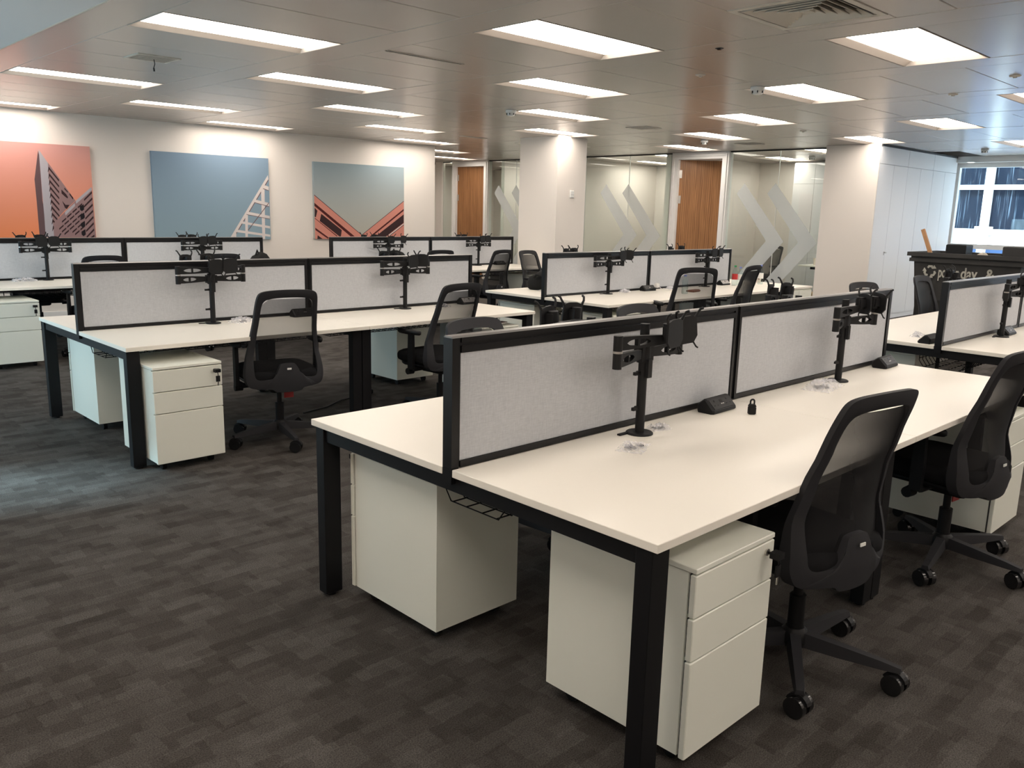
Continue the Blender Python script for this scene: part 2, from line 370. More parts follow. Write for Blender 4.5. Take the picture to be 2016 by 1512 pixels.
# ---- far window wall with its window, seen past the storage wall
WY0,WY1=-5.0,4.34
fw_=MB().box(XWIN,XWIN+.25,YR,WY0,0,H+.1).box(XWIN,XWIN+.25,WY1,5.15,0,H+.1).box(XWIN,XWIN+.25,WY0,WY1,0,.75).box(XWIN,XWIN+.25,WY0,WY1,2.55,H+.1)
struct('wall_window', fw_, 'wall_paint')
wroot=struct('window_4', MB().box(XWIN+.02,XWIN+.12,WY1-.06,WY1,.75,2.55).box(XWIN+.02,XWIN+.12,WY0,WY0+.1,.75,2.55).box(XWIN+.02,XWIN+.12,WY0+.1,WY1-.06,2.47,2.55).box(XWIN+.02,XWIN+.12,WY0+.1,WY1-.06,1.10,1.18).box(XWIN+.02,XWIN+.12,WY0+.1,WY1-.06,.75,.82), 'frame_white')
for a,b in ((WY0+.1,-2.0),(-1.95,1.1),(1.15,WY1-.06)):
    MB().box(XWIN+.06,XWIN+.066,a,b,1.18,2.47).build('pane','pane',wroot); MB().box(XWIN+.06,XWIN+.066,a,b,.82,1.10).build('pane','pane',wroot)
for a in (-2.0,1.1): MB().box(XWIN+.03,XWIN+.11,a,a+.05,.82,2.47).build('mullion','frame_white',wroot)
struct('trim_1', MB().box(XWIN-.12,XWIN,YR,4.3,H-.10,H-.002), 'frame_white')
struct('trim_2', MB().box(XWIN-.18,XWIN+.02,YR,4.28,.72,.75), 'frame_white')
portal((XWIN+.27,-.4,1.65),(0,PI/2,0),1.8,9.2)
# opposite building seen through that window
fx=21.0
fb=thing('facade','pale stone office building with painted reflection streaks on dark windows across the street','building',(fx,0,0))
MB().box(.3,1.5,-14,14,-6,16).build('wall','facade_stone',fb)
for j in range(-6,5):
    ya=5.80+j*2.35
    for z0_,z1_ in ((1.40,2.34),(2.45,4.3),(-.9,.93),(4.9,7.0)):
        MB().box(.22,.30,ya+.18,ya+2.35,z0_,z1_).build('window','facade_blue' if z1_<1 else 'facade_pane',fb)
    MB().box(.10,.30,ya,ya+.18,-6,12).build('mullion','facade_mullion',fb)
    MB().box(.08,.30,ya-.10,ya+.28,1.27,1.46).build('bracket','facade_mullion',fb)
for z0_,z1_ in ((2.34,2.45),(1.27,1.40),(.93,1.00),(4.3,4.5)): MB().box(.06,.30,-14,14,z0_,z1_).build('transom','facade_mullion',fb)
# ---- storage wall: full height cupboards, plain end panel
CX0,CX1,CY=11.1,14.24,4.3
t=thing('storage_wall','full height white storage wall with flat doors running to the window','cupboard',(CX0,CY,0))
MB().box(0,CX1-CX0,.02,.80,.0,H-.02).build('carcass','cabinet_white',t)
MB().box(-.02,0,0,.84,0,H-.002).build('end_panel','wall_paint',t)
DW=(CX1-CX0)/6
for i in range(6):
    d=MB().box(i*DW+.003,(i+1)*DW-.003,0,.02,.08,2.365).build('door','cabinet_white',t)
    if i==0:
        MB().rbox(DW-.05,DW-.03,-.008,0,1.02,1.075,.003).tube([(DW-.04,-.008,1.06),(DW-.04,-.045,1.06),(DW-.10,-.045,1.06)],.008).build('handle','steel',d)
for i in range(3): MB().box(i*2*DW+.003,(i+1)*2*DW-.003,0,.02,2.372,H-.03).build('top_door','cabinet_white',t)
MB().box(0,CX1-CX0,.012,.02,.0,.08).build('plinth','cabinet_white',t)
MB().box(0,CX1-CX0,-.015,.02,H-.03,H-.004).build('shadow_gap','seam_dark',t)
# ---- glass partition with two oak doors
RX=14.6
struct('wall_room_back', MB().box(RX,RX+.2,5.85,YF,0,H+.1).box(RX,RX+.2,5.15,5.85,0,.5).box(RX,RX+.2,5.15,5.85,2.5,H+.1), 'wall_paint')
wroot=struct('window_5', MB().box(RX+.05,RX+.12,5.15,5.20,.5,2.5).box(RX+.05,RX+.12,5.80,5.85,.5,2.5).box(RX+.05,RX+.12,5.20,5.80,2.45,2.5).box(RX+.05,RX+.12,5.20,5.80,.5,.55),'frame_white')
MB().box(RX+.08,RX+.086,5.20,5.80,.55,2.45).build('pane','pane',wroot)
portal((RX+.25,5.5,1.5),(0,PI/2,0),2.0,.7)
for n,yy in enumerate((5.12,8.30,10.95,12.75)):
    struct('wall_room_side_%d'%(n+1), MB().box(XP+.06,RX,yy,yy+.1,0,H+.1), 'wall_paint')
# door frames
def door_set(n, ya, yb, open_deg, handle=True):
    """frame between ya<yb, leaf hinged at yb, swinging into the room"""
    fr=struct('door_%d'%n, MB().box(XP-.06,XP+.08,ya,ya+.13,0,H-.002).box(XP-.06,XP+.08,yb-.14,yb,0,H-.002).box(XP-.06,XP+.08,ya+.13,yb-.14,2.53,H-.002)
        .box(XP-.08,XP-.06,ya+.03,ya+.06,0,H-.04).box(XP-.08,XP-.06,yb-.06,yb-.03,0,H-.04).box(XP-.08,XP-.06,ya+.06,yb-.06,H-.075,H-.04), 'frame_white')
    wd=yb-ya-.275
    a=R(open_deg)
    leaf=MB().box(0,.045,-wd,0,.01,2.525).build('leaf','oak',fr,(XP-.0,yb-.143,0),(0,0,a))
    MB().tube([(-.05,-wd+.08,.75),(-.05,-wd+.08,1.55)],.012).tube([(0,-wd+.08,.85),(-.05,-wd+.08,.85)],.008).tube([(0,-wd+.08,1.45),(-.05,-wd+.08,1.45)],.008).build('pull_handle','steel',leaf)
    for z in (.3,1.83,2.28): MB().box(-.012,.0,-.04,.012,z-.07,z+.07).build('hinge','steel',leaf)
    return fr
door_set(1,7.01,8.19,38); door_set(2,13.18,14.42,8)
# panes between the posts, black head and floor channels
bays=[(5.16,6.075),(6.085,7.0),(8.20,9.195),(9.205,10.30),(10.31,11.40),(11.41,12.30),(12.31,13.17),(14.43,14.80),(15.05,YF)]
gp=struct('wall_glass', MB().box(XP-.015,XP+.015,5.14,7.01,H-.02,H).box(XP-.015,XP+.015,8.19,13.18,H-.02,H).box(XP-.015,XP+.015,14.42,YF,H-.02,H)
    .box(XP-.015,XP+.015,5.14,7.01,0,.02).box(XP-.015,XP+.015,8.19,13.18,0,.02).box(XP-.015,XP+.015,14.42,YF,0,.02), 'black_frame')
for a,b in bays: MB().box(XP-.006,XP+.006,a,b,.02,H-.02).build('pane','pane',gp)
for yy in (6.08,9.2,10.305,11.405,12.305): MB().box(XP-.007,XP+.007,yy-.005,yy+.005,.02,H-.02).build('joint','label_white',gp)
MB().box(XP-.05,XP+.05,14.80,15.05,0,H).build('panel','wall_paint',gp)
# frosted double chevrons on the glass
def chevron(y, name='chevron_film'):
    o=[(y,2.11),(y-.81,1.16),(y,.21),(y+.14,.38),(y-.49,1.16),(y+.14,1.94)]
    m=MB(); n=len(o)
    xa,xb=XP-.0075,XP-.0065
    v=[(xa,*p) for p in o]+[(xb,*p) for p in o]
    f=[(0,1,4,5),(1,2,3,4),(11,10,7,6),(10,9,8,7)]+[(i,(i+1)%6,(i+1)%6+6,i+6) for i in range(6)]
    m.add(v,f); return m.build(name,'frosted_film',gp)
for y in (6.12,6.70,9.21,9.76,12.86,12.30): chevron(y)
# wall switch inside the far room
t=thing('light_switch','white light switch on the meeting room wall beyond the glass','switch',(12.9,12.75,1.35)); MB().rbox(-.043,.043,-.012,0,-.043,.043,.004).build('plate','detector_white',t); MB().rbox(-.015,.015,-.02,-.011,-.02,.02,.003).build('rocker','detector_white',t)

# ================================================================ CEILING FITTINGS
def make_light():
    t=thing('ceiling_light','recessed white rectangular ceiling light with two bright diffuser strips','ceiling light',group='recessed ceiling lights')
    w_,h_=CW,LY; d=.036
    # trim and sloped recess
    b=MB(); 
    o=[(0.004,-h_/2+.004),(w_-.004,-h_/2+.004),(w_-.004,h_/2-.004),(0.004,h_/2-.004)]
    i_=[(.012,-h_/2+.012),(w_-.012,-h_/2+.012),(w_-.012,h_/2-.012),(.012,h_/2-.012)]
    u=[(.03,-h_/2+.03),(w_-.03,-h_/2+.03),(w_-.03,h_/2-.07),(.03,h_/2-.07)]
    v=[(*p,H-.002) for p in o]+[(*p,H-.002) for p in i_]+[(*p,H+d) for p in u]+[(*p,H+.09) for p in o]
    f=[]
    for k in range(4):
        j=(k+1)%4; f+= [(k,j,4+j,4+k),(4+k,4+j,8+j,8+k),(k,j,12+j,12+k)]
    b.add(v,f).build('housing','recess_white',t,(0,0,-H))
    MB().box(.03,w_-.03,-h_/2+.03,h_/2-.07,H+d,H+d+.005).build('back_plate','recess_white',t,(0,0,-H))
    ym=(-h_/2+.03+h_/2-.07)/2
    for a,c in ((-h_/2+.035,ym-.006),(ym+.006,h_/2-.075)):
        MB().box(.035,w_-.035,a,c,H+d-.012,H+d-.002).build('diffuser','lamp_diffuser',t,(0,0,-H))
    return t
LP=make_light(); first=True
def light_place(x,y):
    if x>11.4 and y>5.3: return 'inside the glass-fronted offices'
    if x>8.3 and y>9.0: return 'in the corridor past the artwork wall'
    if y>9.6: return 'along the artwork wall'
    if 7.0<x<9.5 and 6.5<y<9.4: return 'beside the white column'
    if x>9.5 and y>5.3: return 'in front of the oak office door'
    if x>9.5: return 'near the storage wall and bin'
    if x<4 and y>7: return 'above the orange-canvas desk'
    if x<4 and y>3.4: return 'above the blue-lit desk'
    if x<4 and y>0: return 'above the padlock desk'
    if y>7: return 'above the column desk'
    if y>3.3: return 'above the bottle desk'
    if y>-.4: return 'above the bin desk'
    return 'over the floor beyond the padlock desk'
for i,k,xa,yc in LIGHTS:
    if not inside(xa,yc): continue
    if xa<8.2 and yc>YW-.3: continue
    if abs(xa+CW/2-8.02)<.9 and abs(yc-8.02)<.65: continue
    if xa>11 and 3.8<yc<5.35: continue
    if first: o=LP; first=False
    else: o=copy_tree(LP)
    o.location=(xa,yc,H); o['label']='recessed rectangular ceiling light with two bright strips '+light_place(xa+CW/2,yc)
for y in MLY:
    o=copy_tree(LP); o.location=(MXA,y,H-.008); o['label']='recessed rectangular ceiling light in the plasterboard margin over the aisle'
# four way air diffuser
t=thing('air_diffuser','square four-way ceiling air diffuser with concentric louvres','air vent',(vx,vy,H))
MB().box(-.31,.31,-.31,-.27,-.004,.02).box(-.31,.31,.27,.31,-.004,.02).box(-.31,-.27,-.27,.27,-.004,.02).box(.27,.31,-.27,.27,-.004,.02).build('frame','vent_paint',t)
MB().box(-.27,.27,-.27,.27,.06,.065).build('plenum','dark_void',t)
for k in range(5):
    a=.255-.046*k; b_=MB(); c=a-.035
    v=[(-a,-a,-.006),(a,-a,-.006),(a,a,-.006),(-a,a,-.006),(-c,-c,.03),(c,-c,.03),(c,c,.03),(-c,c,.03)]
    v+=[(x,y,z+.004) for x,y,z in v]
    f=[]
    for q in range(4):
        j=(q+1)%4; f+=[(q,j,4+j,4+q),(8+q,8+j,12+j,12+q),(q,j,8+j,8+q),(4+q,4+j,12+j,12+q)]
    b_.add(v,f).build('louvre','vent_paint',t)
MB().box(-.03,.03,-.03,.03,0,.02).build('hub','vent_paint',t)
def grille(x,y,w_,h_,label):
    t=thing('ceiling_grille',label,'air vent',(x,y,H))
    MB().box(-w_/2,w_/2,-h_/2,-h_/2+.02,-.006,0).box(-w_/2,w_/2,h_/2-.02,h_/2,-.006,0).box(-w_/2,-w_/2+.02,-h_/2+.02,h_/2-.02,-.006,0).box(w_/2-.02,w_/2,-h_/2+.02,h_/2-.02,-.006,0).build('frame','vent_paint',t)
    MB().box(-w_/2+.02,w_/2-.02,-h_/2+.02,h_/2-.02,-.0025,-.0015).build('backing','dark_void',t)
    n=int((h_-.04)/.035)
    for k in range(n): 
        yy=-h_/2+.02+(k+.5)*(h_-.04)/n; MB().box(-w_/2+.02,w_/2-.02,yy-.007,yy+.007,-.006,-.003).build('slat','vent_paint',t)
    return t
g=grille(1.10,5.80,.33,.30,'small ceiling grille with a cord hanging from it')
MB().tube([(.02,.02,-.006),(.025,.02,-.04),(.015,.02,-.07)],.003,6).tube([(.015,.02,-.07),(.018,.02,-.095)],.006,6).build('cord','black_plastic',g)
grille(7.42,5.85,.33,.33,'small square ceiling grille in front of the white column')
grille(10.2,5.95,.33,.33,'small square ceiling grille above the right glass office front')
grille(7.2,8.95,.5,.10,'narrow ceiling grille beyond the white column, near the artwork wall')
t=thing('slot_diffuser','long narrow slot diffuser set between two ceiling tiles','air vent',(2.43,4.05,H)); MB().box(-.35,.35,-.012,.012,-.004,0).build('slot','dark_void',t)
MB().box(-.36,.36,-.018,-.012,-.006,0).box(-.36,.36,.012,.018,-.006,0).build('rim','vent_paint',t)
def detector(x,y,label,s=1):
    t=thing('smoke_detector',label,'smoke detector',(x,y,H))
    MB().lathe([(.052*s,-.002),(.055*s,-.02),(.05*s,-.035),(.044*s,-.036)][::-1],20).build('base','detector_white',t)
    MB().lathe([(.03*s,-.065),(.038*s,-.058),(.04*s,-.036)],20).build('chamber','detector_white',t)
    for k in range(6):
        a=k*PI/3; MB().box(-.004,.004,.036*s,.046*s,-.055,-.036).build('fin','grey_plastic',t,None,(0,0,a))
t=thing('downlight','small round downlight in the strip above the far window','ceiling light',(14.12,4.05,H-.10)); MB().lathe([(.055,-.004),(.065,-.001)],20).build('rim','detector_white',t); MB().lathe([(.05,-.0045),(.05,-.003)],20).build('lens','downlight_lens',t)
detector(5.08,5.90,'round white smoke detector near the light in front of the column',1.1)
detector(5.13,2.87,'round white smoke detector near the ceiling light above the chairs of the bottle desk',1.15)
detector(9.35,6.2,'round white smoke detector in front of the oak office door')
detector(12.68,3.4,'round white smoke detector near the far window')
detector(13.1,6.4,'round white smoke detector inside the glass meeting room')
def sprinkler(x,y,label):
    t=thing('ceiling_sensor',label,'sensor',(x,y,H)); MB().lathe([(.028,-.010),(.038,-.006),(.042,-.001)],20).build('rim','vent_paint',t); MB().lathe([(.010,-.02),(.016,-.010)],12).build('head','steel',t)
sprinkler(5.75,1.05,'flat round ceiling sprinkler cover in the row nearest the far windows')
sprinkler(6.5,1.75,'flat round ceiling sprinkler cover in a strip right of the lights')
sprinkler(8.8,4.35,'flat round ceiling sprinkler cover above the low white end cabinet')
sprinkler(4.30,2.90,'flat round ceiling sprinkler cover over the aisle beyond the padlock desk')
t=thing('motion_sensor','tiny black motion sensor recessed in the ceiling by the diffuser','sensor',(3.46,2.19,H)); MB().lathe([(.025,-.004),(.03,-.001)],16).build('rim','grey_plastic',t); MB().lathe([(.012,-.012),(.02,-.004)],16).build('lens','gloss_plastic',t)
ART3 = [
    ('pink', [(5.588, 1.729), (6.486, 1.094), (6.485, 1.013), (5.591, 1.018)]),
    ('pink', [(6.486, 1.094), (7.362, 1.675), (7.369, 1.035), (6.485, 1.013)]),
    ('dark', [(5.585, 1.732), (6.486, 1.097), (6.486, 1.087), (5.588, 1.721)]),
    ('dark', [(6.486, 1.097), (7.362, 1.677), (7.362, 1.668), (6.486, 1.087)]),
    ('maroon', [(5.585, 1.606), (5.606, 1.592), (6.347, 1.069), (6.264, 1.069), (5.589, 1.554)]),
    ('dark', [(5.594, 1.526), (5.644, 1.479), (5.612, 1.373), (5.59, 1.387)]),
    ('dark', [(5.713, 1.432), (6.095, 1.173), (6.076, 1.07), (6.047, 1.07), (5.682, 1.317)]),
    ('maroon', [(5.589, 1.368), (6.012, 1.075), (5.995, 1.07), (5.589, 1.357)]),
    ('maroon', [(5.596, 1.211), (5.845, 1.051), (5.822, 1.036), (5.601, 1.172)]),
    ('dark', [(5.638, 1.09), (5.731, 1.022), (5.63, 1.023)]),
    ('maroon', [(7.361, 1.541), (7.361, 1.508), (6.687, 1.063), (6.638, 1.063)]),
    ('dark', [(7.361, 1.447), (7.361, 1.302), (6.975, 1.062), (6.755, 1.063)]),
    ('white', [(7.361, 1.291), (7.361, 1.274), (7.052, 1.078), (7.039, 1.093)]),
    ('maroon', [(7.363, 1.274), (7.363, 1.263), (7.064, 1.073), (7.058, 1.083)]),
]
ART2 = [
    ('white', [(4.795, 1.998), (4.801, 1.925), (4.203, 1.065), (4.153, 1.065)]),
    ('brown', [(4.799, 1.936), (4.8, 1.915), (4.214, 1.065), (4.201, 1.065)]),
    ('white', [(4.673, 1.784), (4.734, 1.854), (4.714, 1.026), (4.667, 1.026)]),
    ('white', [(4.398, 1.385), (4.446, 1.443), (4.428, 1.027), (4.388, 1.027)]),
    ('white', [(4.212, 1.133), (4.247, 1.174), (4.241, 1.028), (4.207, 1.028)]),
    ('white', [(4.739, 1.844), (4.803, 1.825), (4.801, 1.77), (4.708, 1.799)]),
    ('white', [(4.579, 1.624), (4.8, 1.58), (4.8, 1.531), (4.555, 1.587)]),
    ('white', [(4.446, 1.443), (4.802, 1.385), (4.803, 1.342), (4.421, 1.406)]),
    ('white', [(4.343, 1.3), (4.801, 1.23), (4.802, 1.194), (4.319, 1.269)]),
    ('white', [(4.258, 1.174), (4.8, 1.101), (4.8, 1.068), (4.235, 1.141)]),
    ('brown', [(4.708, 1.799), (4.801, 1.77), (4.801, 1.762), (4.704, 1.79)]),
    ('brown', [(4.555, 1.587), (4.8, 1.531), (4.8, 1.522), (4.552, 1.579)]),
    ('brown', [(4.421, 1.406), (4.803, 1.342), (4.802, 1.335), (4.419, 1.399)]),
    ('brown', [(4.798, 1.593), (4.8, 1.58), (4.44, 1.164), (4.434, 1.172)]),
]
ART1 = [
    ('purple', [(1.63, 2.154), (1.561, 1.795), (1.562, 1.716), (1.564, 1.532), (1.563, 1.07), (1.641, 1.07), (1.648, 1.357), (1.633, 1.534), (1.637, 1.833), (1.639, 2.103)]),
    ('pale', [(1.636, 2.172), (1.74, 1.996), (1.727, 1.837), (1.733, 1.492), (1.738, 1.07), (1.633, 1.07), (1.638, 1.339), (1.636, 1.622), (1.638, 1.903), (1.639, 2.103)]),
    ('mauve', [(1.733, 2.013), (2.025, 1.544), (1.869, 1.396), (1.776, 1.287), (1.75, 1.07), (1.733, 1.07), (1.733, 1.492), (1.727, 1.837)]),
    ('dark', [(1.737, 1.965), (1.849, 1.803), (1.845, 1.78), (1.741, 1.926), (1.725, 1.89), (1.724, 1.903)]),
    ('dark', [(1.737, 1.883), (1.844, 1.728), (1.84, 1.705), (1.74, 1.844), (1.724, 1.808), (1.724, 1.821)]),
    ('dark', [(1.736, 1.801), (1.839, 1.653), (1.835, 1.63), (1.74, 1.762), (1.723, 1.726), (1.723, 1.739)]),
    ('dark', [(1.735, 1.719), (1.834, 1.578), (1.83, 1.555), (1.739, 1.68), (1.723, 1.644), (1.722, 1.657)]),
    ('dark', [(1.735, 1.637), (1.829, 1.502), (1.825, 1.48), (1.738, 1.597), (1.722, 1.561), (1.721, 1.574)]),
    ('dark', [(1.734, 1.554), (1.824, 1.427), (1.82, 1.404), (1.737, 1.514), (1.721, 1.478), (1.721, 1.492)]),
    ('dark', [(1.733, 1.472), (1.819, 1.351), (1.815, 1.329), (1.737, 1.431), (1.721, 1.395), (1.72, 1.409)]),
    ('dark', [(1.732, 1.388), (1.814, 1.275), (1.81, 1.253), (1.736, 1.348), (1.72, 1.312), (1.719, 1.326)]),
    ('dark', [(1.732, 1.305), (1.809, 1.199), (1.805, 1.177), (1.735, 1.265), (1.719, 1.229), (1.718, 1.242)]),
    ('dark', [(1.731, 1.221), (1.804, 1.123), (1.8, 1.1), (1.735, 1.181), (1.718, 1.145), (1.718, 1.158)]),
    ('dark', [(1.865, 1.683), (1.92, 1.622), (1.938, 1.587), (1.933, 1.569), (1.909, 1.586), (1.865, 1.63)]),
    ('dark', [(1.863, 1.54), (1.901, 1.487), (1.948, 1.488), (1.914, 1.433), (1.89, 1.451)]),
    ('dark', [(1.905, 1.707), (1.944, 1.654), (1.94, 1.641), (1.901, 1.689)]),
    ('dark', [(1.96, 1.642), (2.002, 1.58), (1.996, 1.557), (1.958, 1.619)]),
    ('mauve', [(1.739, 1.25), (2.029, 1.544), (2.237, 1.728), (2.247, 1.068), (1.738, 1.07)]),
    ('pale', [(2.029, 1.544), (2.237, 1.728), (2.239, 1.687), (2.031, 1.503)]),
    ('pale', [(1.886, 1.396), (2.014, 1.512), (2.016, 1.476), (1.891, 1.351)]),
    ('dark', [(2.131, 1.565), (2.237, 1.673), (2.239, 1.646), (2.133, 1.542)]),
    ('dark', [(2.13, 1.485), (2.236, 1.593), (2.238, 1.565), (2.133, 1.462)]),
    ('dark', [(2.129, 1.404), (2.234, 1.512), (2.237, 1.484), (2.132, 1.381)]),
    ('dark', [(2.129, 1.323), (2.233, 1.431), (2.235, 1.403), (2.131, 1.3)]),
    ('dark', [(2.128, 1.242), (2.231, 1.35), (2.234, 1.322), (2.131, 1.219)]),
    ('dark', [(2.127, 1.161), (2.23, 1.268), (2.232, 1.24), (2.13, 1.138)]),
    ('dark', [(2.127, 1.08), (2.228, 1.186), (2.231, 1.159), (2.129, 1.056)]),
    ('dark', [(2.126, 0.998), (2.227, 1.104), (2.229, 1.076), (2.129, 0.975)]),
    ('dark', [(2.125, 0.916), (2.226, 1.022), (2.228, 0.994), (2.128, 0.892)]),
    ('dark', [(1.841, 1.278), (1.897, 1.326), (1.895, 1.304), (1.839, 1.255)]),
    ('dark', [(1.909, 1.341), (1.966, 1.389), (1.964, 1.367), (1.908, 1.317)]),
    ('dark', [(1.978, 1.403), (2.035, 1.452), (2.034, 1.43), (1.977, 1.38)]),
    ('dark', [(2.048, 1.467), (2.105, 1.515), (2.104, 1.493), (2.046, 1.443)]),
    ('dark', [(1.802, 1.187), (1.858, 1.235), (1.856, 1.213), (1.8, 1.164)]),
    ('dark', [(1.87, 1.25), (1.927, 1.297), (1.925, 1.275), (1.868, 1.226)]),
    ('dark', [(1.939, 1.312), (1.996, 1.36), (1.994, 1.338), (1.937, 1.288)]),
    ('dark', [(2.008, 1.375), (2.065, 1.423), (2.064, 1.401), (2.006, 1.351)]),
    ('dark', [(2.078, 1.438), (2.136, 1.487), (2.134, 1.465), (2.076, 1.414)]),
    ('dark', [(1.831, 1.151), (1.887, 1.199), (1.886, 1.177), (1.829, 1.128)]),
    ('dark', [(1.9, 1.213), (1.956, 1.261), (1.955, 1.239), (1.898, 1.19)]),
    ('dark', [(1.969, 1.276), (2.026, 1.324), (2.024, 1.302), (1.967, 1.252)]),
    ('dark', [(2.038, 1.339), (2.096, 1.387), (2.094, 1.365), (2.037, 1.315)]),
    ('dark', [(1.86, 1.122), (1.917, 1.17), (1.915, 1.148), (1.858, 1.098)]),
    ('dark', [(1.929, 1.184), (1.986, 1.232), (1.985, 1.21), (1.927, 1.161)]),
    ('dark', [(1.999, 1.247), (2.056, 1.295), (2.054, 1.273), (1.997, 1.223)]),
    ('dark', [(2.068, 1.31), (2.126, 1.358), (2.124, 1.336), (2.067, 1.286)]),
    ('dark', [(1.959, 1.148), (2.016, 1.196), (2.015, 1.174), (1.957, 1.124)]),
    ('dark', [(2.029, 1.21), (2.086, 1.259), (2.085, 1.236), (2.027, 1.187)]),
    ('dark', [(1.989, 1.119), (2.046, 1.166), (2.045, 1.144), (1.987, 1.095)]),
    ('dark', [(2.059, 1.181), (2.117, 1.229), (2.115, 1.207), (2.057, 1.157)]),
    ('black', [(2.071, 1.468), (2.122, 1.501), (2.123, 1.432), (2.093, 1.409), (2.071, 1.431)]),
    ('black', [(2.07, 1.36), (2.121, 1.393), (2.122, 1.324), (2.092, 1.301), (2.07, 1.324)]),
    ('black', [(2.069, 1.252), (2.12, 1.285), (2.121, 1.216), (2.091, 1.192), (2.069, 1.215)]),
    ('black', [(2.068, 1.143), (2.119, 1.176), (2.12, 1.106), (2.09, 1.083), (2.068, 1.106)]),
]
# ================================================================ CANVASES ON THE WALL (prints are flat)
def canvas(name, x0, x1, z0, z1, bgm, data, label):
    t=thing(name,label,'picture',(x0,YW,z0))
    MB().box(0,x1-x0,-.045,0,0,z1-z0).build('canvas',bgm,t)
    names=[]; mb=MB(); lay={}
    for n,(m,pts) in enumerate(data):
        mn='print_'+m
        if mn not in names: names.append(mn)
        pts=[(min(max(px,x0),x1)-x0,min(max(pz,z0),z1)-z0) for px,pz in pts]
        yy=-.0455-.00012*n
        mb.add([(px,yy,pz) for px,pz in pts],[tuple(range(len(pts)))],names.index(mn))
    mb.build('print',names,t)
ZA,ZB=1.03,2.245
canvas('canvas_picture',.48,2.25,ZA,ZB,'sky_orange',ART1,'large canvas of jagged balcony towers against an orange sky')
canvas('canvas_picture',3.045,4.81,ZA,ZB,'sky_blue',ART2,'large canvas of a white steel truss against plain blue sky')
canvas('canvas_picture',5.59,7.37,ZA,ZB,'sky_grey',ART3,'large canvas of two pink buildings meeting under pale grey sky')
# ================================================================ BENCH DESKS
SZ=1.158
def wire_tray_mesh():
    b=MB(); L=1.45; r=.0028
    def bar(a,c): b.tube([a,c],r,4,cap=False,smooth=False)
    prof=[(-.15,-.02),(-.15,-.09),(-.12,-.13),(.12,-.13),(.15,-.09),(.15,-.02)]
    for y,z in [(-.15,-.02),(-.15,-.075),(-.11,-.13),(-.04,-.13),(.04,-.13),(.11,-.13),(.15,-.075),(.15,-.02)]: bar((0,y,z),(L,y,z))
    n=24
    for k in range(n+1):
        x=L*k/n
        b.tube([(x,y,z) for y,z in prof],r,4,cap=False,smooth=False)
    return b.mesh('cable_tray','black_metal')
TRAY=wire_tray_mesh()
HL=LB/2
def make_bench():
    t=thing('bench_desk','','desk',group='white bench desks')
    top=MB().rbox(0,HL-.0015,0,DB,ZT-.025,ZT,.0015).mesh('tabletop','white_top')
    for x in (0,HL+.0015):
        for y in (0,DB+GB): link('tabletop',top,t,(x,y,0))
    leg=MB().rbox(0,.075,0,.055,.012,ZT-.027,.002).mesh('leg','black_metal')
    foot=MB().cyl(.037,.027,0,.012,.022).mesh('foot','black_plastic')
    for x in (.008,HL-.078,HL+.003,LB-.083):
        inset=.02 if x<.1 or x>LB-.1 else .10
        for y in (inset,WB-.055-inset):
            lg=link('leg',leg,t,(x,y,0)); link('foot',foot,lg)
    for x in (.018,HL-.06,HL+.02,LB-.058):
        y_=.075 if x<.1 or x>LB-.1 else .155
        MB().box(x,x+.04,y_,WB-y_,ZT-.08,ZT-.027).build('end_beam','black_metal',t)
    for x in (0,LB-.03): MB().box(x,x+.03,DB+.003,DB+GB-.003,ZT-.05,ZT+.0005).build('post_bracket','black_metal',t)
    for y in (.30,WB-.34):
        MB().box(.06,LB-.06,y,y+.04,ZT-.072,ZT-.027).build('rail','black_metal',t)
    for x in (.12,HL+.12):
        tr=link('cable_tray',TRAY,t,(x,WB/2,ZT-.04))
    return t
# screens: one framed panel per desk pair, clamped between the tops
def make_screen():
    t=thing('desk_screen','','desk screen',group='grey desk screens')
    x0,x1,d=0.0,HL-.003,.022
    def bar(name,*q):
        m=MB()
        for k in q: m.box(*k)
        m.build(name,'black_frame',t)
    bar('post',(x0,x0+.030,-d,d,.0015,.424),(x0+.030,x0+.038,-d+.006,d-.006,.0015,.424))
    bar('post',(x1-.026,x1-.008,-d,d,.0015,.424),(x1-.008,x1,-d+.006,d-.006,.0015,.424))
    bar('bottom_rail',(x0+.038,x1-.026,-d,d,.0015,.022))
    bar('top_rail',(x0+.038,x1-.026,-d,d,.376,.398),(x0+.038,x1-.026,-d+.006,d-.006,.398,.408),(x0+.038,x1-.026,-d,d,.408,.424))
    m=MB(); m.ring_stack([[(x,-d,.424),(x,d,.424),(x,d-.005,.430),(x,-d+.005,.430)] for x in (x0,x1)],True,False); m.build('top_cap','screen_cap',t)
    MB().rbox(x0+.038,x1-.026,-.0165,.0165,.022,.376,.002).build('fabric_panel','screen_fabric',t)
    return t
SCR=make_screen()
BP=make_bench()
BENCH={1:(0,0),2:(.038,3.743),3:(.10,7.746),4:(4.351,7.683),5:(4.259,3.697),6:(4.271,.019)}
BNAME={1:'the padlock desk',2:'the blue-lit desk',3:'the orange-canvas desk',4:'the column desk',5:'the bottle desk',6:'the bin desk'}
BL={1:'white bench desk with grey screens and a small black padlock on top',2:'white bench desk whose blue-lit end faces the aisle windows, silver power box on top',
 3:'white bench desk with grey screens below the orange and blue canvases',4:'white bench desk with grey screens running up to the white column',
 5:'white bench desk with drink bottles, a backpack and a brown wallet on it',6:'white bench desk with grey screens in front of the black rubbish bin'}
for n,(x,y) in BENCH.items(): place(BP,(x,y,0),0,BL[n])
SIDE={0:'side facing away from canvases',1:'canvas side'}; END={0:'aisle end',1:'glass office end'}
for n,(x,y) in BENCH.items():
    for e in (0,1): place(SCR,(x+(LB if e else 0),y+DB+GB/2,ZT),PI if e else 0,'grey fabric desk screen in black frame on %s, %s'%(BNAME[n],END[e]))
